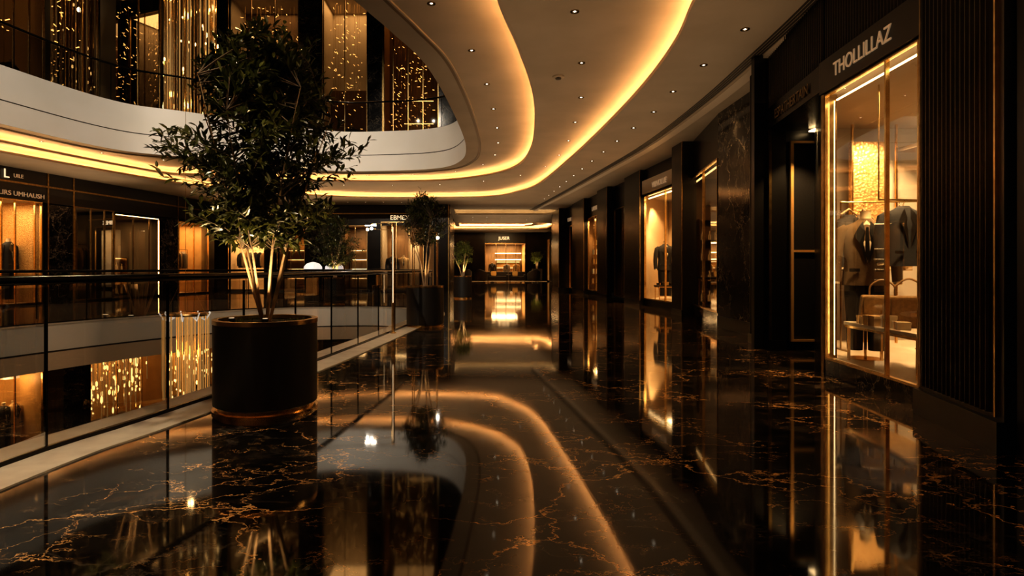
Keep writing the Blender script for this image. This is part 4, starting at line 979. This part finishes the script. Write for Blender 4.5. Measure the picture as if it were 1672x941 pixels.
# rod chandelier in the void
t = thing('rod_chandelier', 'chandelier of long golden rods hanging in the atrium left of the nearest planter', 'chandelier', (-6.35,13.0,0))
MB().lathe([(.5,.22),(.52,.25),(.5,.28)], n=32, sy=.7).build('top_ring', M['gold'], t, smooth=True)
MB().tube([(0,0,.28),(0,0,16)], .005, 6).build('cable', M['gold_dark'], t)
for a in (-.45,.45): MB().tube([(a,0,.26),(0,0,1.2)], .004, 5).build('cable', M['gold_dark'], t)
for k in range(30):
    a = 2*PI*k/30*1.0; r = .5 if k%2 else R.uniform(.15,.45); x, y = math.cos(a)*r, math.sin(a)*r*.7; z0 = R.uniform(-2.1,-1.2)
    MB().tube([(x,y,.22),(x+R.uniform(-.01,.01),y,z0)], R.uniform(.009,.02), 6).build('rod', M['crystal'], t)
for k in range(9):
    a = 2*PI*k/9; MB().tube([(math.cos(a)*.3,math.sin(a)*.2,.2),(math.cos(a)*.45,math.sin(a)*.3,.12),(math.cos(a)*.56,math.sin(a)*.4,.3)], .014, 6).build('crystal_arm', M['white'], t)
light('POINT', (-6.35,12.7,-0.6), 12, WARM, 0.2)

# ---- upper level facade
ZT = 16.5
def ub(px0, px1): return back(px0,px1)
f = Fr((bw(346)-0.6,31.2),(bw(346)-0.1,31.2)); slab(f, 0, f.W, 0, .4, 6.6, ZT, 'dark', 'wall_upper')
def ushop(f, wallm, backm, e, mull, glass='glass_dim', frame='gold_dark', depth=2.5):
    e = e*0.5; niche(f, depth, 6.65, ZT-0.5, wallm, backm, 'screen'); window(f, 6.65, ZT-0.5, mull, glass=glass, frame=frame, t=0.04)
    if e: light('AREA', f.w(f.W/2,depth*.5,ZT-0.6), e, WARM, 2.2, f.w(f.W/2,depth*.6,7)); light('SPOT', f.w(f.W*.5,depth*.35,ZT-0.8), e*6, WARM, 0.05, f.w(f.W*.5,depth*.8,7.5), spot=40)
f = ub(346,372); slab(f, 0, f.W, 0, .4, 6.6, ZT, 'dark', 'wall_upper')
f = ub(372,488); ushop(f, 'palewall', 'brownwall', 110, (0.33,0.66))
MB().add([(0.1,1.9,13.6),(f.W-.1,1.9,13.9),(f.W-.1,2.4,13.0),(0.1,2.4,14.6)],[(0,1,2,3)]).build('ceiling_upper', M['palewall'], kind='structure', xf=f.xf)
tag(MB().tube([f.w(0.2,0.55,14.4),f.w(f.W*.6,0.55,13.2)], .03, 6).build('light_strip', M['led_white']), 'slanting light line high in the upper glass shop above the tree', 'light strip')
strands('reflection_glints', 'glowing streaks imitating glass reflections inside the upper glass shop above the tree', 'lights', alongf(f,10,1.2,7), lambda r: r.uniform(7,12), 15.8, 0.006, 0.022, 8, M['gold_dark'], M['spark'], 0.26, dens=0.45, jit=0.4)  # reflections in the upper panes, shaped as emissive streaks
f = ub(488,526); slab(f, 0, f.W, -.1, .4, 6.6, ZT, 'marble', 'wall_upper')
f = ub(526,600); ushop(f, 'palewall', 'palewall', 150, (0.5,))
slab(f, 0.05, f.W-.05, 1.7, 1.8, 6.7, 11.3, 'brownwall', 'wall_upper_inner')
strands('reflection_glints', 'glowing streaks imitating glass reflections inside the pale upper glass shop', 'lights', alongf(f,9,0.9,9), lambda r: r.uniform(6.8,10), 15.8, 0.006, 0.022, 10, M['gold_dark'], M['spark'], 0.26, dens=0.45, jit=0.4)
t = mannequin('suit_mannequin', 'dark dressed mannequin behind the upper glass near the rail', M['suit_black'], M['satin'], f.w(f.W*.6,0.7,6.65), 0, 1.5)
f = ub(600,626); slab(f, 0, f.W, -.1, .4, 6.6, ZT, 'marble', 'wall_upper'); slab(f, f.W-.05, f.W, -.14, -.08, 6.6, ZT, 'gold_dark', 'trim_gold')
f = ub(626,716); ushop(f, 'amberwall', 'brownwall', 50, (0.18,0.45,0.72))
strands('reflection_glints', 'glowing streaks imitating glass reflections inside the golden upper shop at right', 'lights', alongf(f,16,1.0,11), lambda r: r.uniform(6.8,9), 15.8, 0.006, 0.022, 12, M['gold'], M['spark'], 0.26, dens=0.45, jit=0.4)
for i,z in enumerate((7.6,8.5,9.5,10.8)): strip(f, 0.3+.3*i, f.W-.4, 2.0, z, 'short glowing shelf line in the golden upper shop, number %s from below' % ('one','two','three','four')[i], w=0.03)
f = Fr((bw(716),31.2),(3,31.2)); slab(f, 0, f.W, 0, .4, 6.6, ZT, 'marble', 'wall_upper'); 
def ul(px0, px1): return lbay(px0,px1)
f = ul(-260,-120); slab(f, 0, f.W, 0, .4, 6.6, ZT, 'marble', 'wall_upper')
f = ul(-120,72); ushop(f, 'stonewall', 'brownwall', 90, (0.35,0.7,0.85))
strands('reflection_glints', 'glowing streaks imitating glass reflections in the upper shop at the left edge', 'lights', alongf(f,12,1.0,13), lambda r: r.uniform(6.8,9), 15.8, 0.008, 0.025, 14, M['gold'], M['spark'], 0.26, dens=0.45, jit=0.4)
for i,u in enumerate((0.60,0.70,0.80,0.92)): mannequin('suit_mannequin', ('first','second','third','fourth')[i]+' dressed mannequin from the left in the upper left shop', M[('suit_gray','suit_tan','suit_black','suit_tan')[i]], M['satin'], f.w(f.W*u,0.6+.3*(i%2),6.65), f.a, 1.1)
f = ul(72,80); slab(f, 0, f.W, -.05, .4, 6.6, ZT, 'dark', 'wall_upper')
f = ul(80,160); ushop(f, 'brownwall', 'brownwall', 30, (0.3,0.65))
strands('reflection_glints', 'glowing streaks imitating glass reflections in the second upper left shop', 'lights', alongf(f,9,0.8,15), lambda r: r.uniform(6.8,8), 15.8, 0.006, 0.022, 16, M['gold_dark'], M['spark'], 0.26, dens=0.45, jit=0.4)
f = ul(160,186); slab(f, 0, f.W, -.1, .4, 6.6, ZT, 'dark', 'wall_upper')
f = ul(186,262); ushop(f, 'dark', 'brownwall', 14, (0.5,))
strands('reflection_glints', 'glowing streaks imitating glass reflections in the dark upper shop left of the crystal column', 'lights', alongf(f,10,0.8,17), lambda r: r.uniform(6.8,9), 15.8, 0.006, 0.022, 18, M['gold_dark'], M['spark'], 0.26, dens=0.45, jit=0.4)
f = ul(262,348); slab(f, 0, f.W, 0, .4, 6.6, ZT, 'dark', 'wall_upper')
# rails of clothes behind the upper rail
t = thing('crystal_column', 'tall column of hanging golden crystal rods on the upper floor', 'chandelier', (-11.6,24.2,0))
MB().lathe([(1.05,6.62),(1.05,6.75)], n=32).build('column_base', M['dark'], t); MB().lathe([(1.05,16.2),(1.05,16.5)], n=32).build('column_cap', M['gold_dark'], t)
for k in range(44):
    a = 2*PI*k/44; r = R.uniform(.75,1.0); MB().tube([(math.cos(a)*r,math.sin(a)*r,6.75),(math.cos(a)*r,math.sin(a)*r,16.2)], R.uniform(.012,.035), 6).build('rod', M['gold' if k%3 else 'crystal'], t)
drops = MB()
for k in range(90):
    a = R.uniform(0,2*PI); drops.sphere((math.cos(a)*1.03,math.sin(a)*1.03,6.9+9*R.random()**1.6), .028*R.uniform(.6,1.5), 3, R.uniform(1,4))
o = drops.build('drop_glint', M['spark'], t); o['kind'] = 'stuff'
light('POINT', (-11.6,24.2,8.5), 35, WARM, .1); light('POINT', (-11.6,24.2,12.5), 25, WARM, .1)
MB().bb((-26,-9,ZT),(12,36,ZT+.2)).build('ceiling_top', M['dark'], kind='structure')
MB().bb((-26,-9,6.6),(-25.8,36,ZT)).build('wall_outer', M['dark'], kind='structure')
# enclosing walls behind the camera and at the sides
MB().bb((-26,-9.2,-5.5),(12,-9,ZT)).build('wall_behind', M['panel'], kind='structure')
MB().bb((12,-9,-5.5),(12.2,62,ZT)).build('wall_outer_right', M['dark'], kind='structure')
MB().bb((-26.2,-9,-5.5),(-26,62,ZT)).build('wall_outer_left', M['dark'], kind='structure')
MB().bb((-26,31.9,-5.5),(-14.5,32.2,6.6)).build('wall_outer_back', M['dark'], kind='structure')
MB().bb((-26,34,-5.5),(12,34.2,-1.02)).build('wall_lower_back', M['dark'], kind='structure')

# ---------------------------------------------------------------- ceiling fittings
def dl_proto():
    t = thing('downlight', 'small recessed ceiling downlight', 'downlight')
    MB().lathe([(.062,-.008),(.062,.0),(.040,.0),(.040,-.006)], n=18, cap=False).build('trim_ring', M['gold_dark'], t, smooth=True)
    MB().lathe([(.018,-.003),(.018,-.001)], n=14).build('lens', M['bulb'], t)
    return t
dp = dl_proto(); used = [False]
def put(x, y, z, label, group):
    if not used[0]: used[0] = True; dp.location = (x,y,z); dp['label'] = label; dp['group'] = group; return
    dup(dp, (x,y,z), 0, label, group)
for i,p in enumerate(resample(offset(U,-1.0), 1.9, True)):
    if p.y > 5: put(p.x, p.y, ZA, 'small recessed downlight in the inner ceiling ring beside the atrium opening', 'downlights of the inner ceiling ring')
for i,p in enumerate(resample(offset(L1,-1.0), 2.1, True)):
    if p.y > 5: put(p.x, p.y, ZB, 'small recessed downlight in the ceiling band between the two amber coves', 'downlights of the middle ceiling band')
for i in range(15):
    y = 8.2+1.45*i; x = 4.0 if y < 12 else 4.1-(y-12)*0.02; put(x-0.12, y, ZC, 'small recessed downlight in the ceiling along the right shopfronts', 'downlights along the right shopfronts')
for i in range(12): put(bw(380+28*i), 29.9, ZC, 'small recessed downlight in front of the shops across the atrium', 'downlights before the back shops')
for i in range(6):
    for j in range(2): put(0.2+0.95*i, 39.0+2*j, ZC, 'small recessed downlight in the far corridor ceiling between the light trays', 'downlights of the far corridor')
t = thing('smoke_detector', 'round ceiling smoke detector between the two amber coves', 'smoke detector', (1.66,10.9,ZB))
MB().lathe([(.11,0),(.11,-.015),(.085,-.03)], n=28).build('detector_base', M['ceiling'], t, smooth=True); MB().lathe([(.06,-.03),(.05,-.055),(.0,-.06)], n=20, cap=False).build('detector_head', M['groove'], t, smooth=True)

# ---------------------------------------------------------------- light
for x,tx,ty in ((-9,-13,15),(-7,-9.5,20),(-5,-4,22.7),(-3.5,-1,22)):
    light('SPOT', (x,6,15.5), 2900, (1.0,0.86,0.70), 0.04, (tx,ty,5.8), spot=50)  # added spots high in the void to brighten the upper fascia
light('SPOT', (-6,1.5,8), 2600, (1.0,0.8,0.6), 0.04, (-7.5,17,-1), spot=70)  # added spot for the lower fascia across the opening
for x,y,tx,ty in ((-1.7,4.2,-2.5,4.4),(-1.3,7,-2.1,7.2),(-0.7,10.5,-1.5,10.8),(-0.3,14,-1.2,14.5),(-2.4,2.0,-3.0,2.8)):
    light('SPOT', (x,y,5.0), 330, (1.0,0.78,0.52), 0.03, (tx,ty,0), spot=52, blend=0.9)  # added spots along the rail that brighten the curb
light('SPOT', (-0.9,3.2,5.0), 90, (1.0,0.75,0.42), 0.05, (PX,PY,2.4), spot=45)  # this and the next: added spots for warm highlights on the leaves
light('SPOT', (-3.3,7.9,5.0), 120, (1.0,0.75,0.42), 0.05, (PX,PY,2.4), spot=45)
# added fill lamps facing up, unseen from below, that brighten the ceilings
light('AREA', (2.5,14,3.9), 165, (1.0,0.66,0.36), 6.0, (2.5,14,9), sizey=34)
light('AREA', (2.2,43,3.8), 120, (1.0,0.66,0.36), 6, (2.2,43,9), sizey=20)
light('AREA', (-6,26.5,3.9), 90, (1.0,0.66,0.36), 12, (-6,26.5,9), sizey=5)
light('AREA', (-13.8,15,3.9), 60, (1.0,0.66,0.36), 2.4, (-13.8,15,9), sizey=16)

w = bpy.data.worlds.new('World'); sc.world = w; w.use_nodes = True
w.node_tree.nodes['Background'].inputs[0].default_value = (0.9,0.6,0.35,1); w.node_tree.nodes['Background'].inputs[1].default_value = 0.02

# ---------------------------------------------------------------- camera
cd = bpy.data.cameras.new('camera'); cam = bpy.data.objects.new('camera', cd); C.objects.link(cam)
cam.location = (0,0,1.3); cam.rotation_euler = (PI/2,0,0)
cd.sensor_width = 36; cd.lens = 950*36/1672; cd.shift_x = 69/1672; cd.shift_y = -33.5/1672; cd.clip_end = 200
sc.camera = cam
sc.view_settings.view_transform = 'Standard'; sc.view_settings.look = 'Medium High Contrast'; sc.view_settings.exposure = 0.15
cy = sc.cycles
cy.use_light_tree = True; cy.max_bounces = 7; cy.diffuse_bounces = 3; cy.glossy_bounces = 4; cy.transparent_max_bounces = 16; cy.transmission_bounces = 4
cy.sample_clamp_indirect = 6.0; cy.caustics_reflective = False; cy.caustics_refractive = False; cy.blur_glossy = 0.5
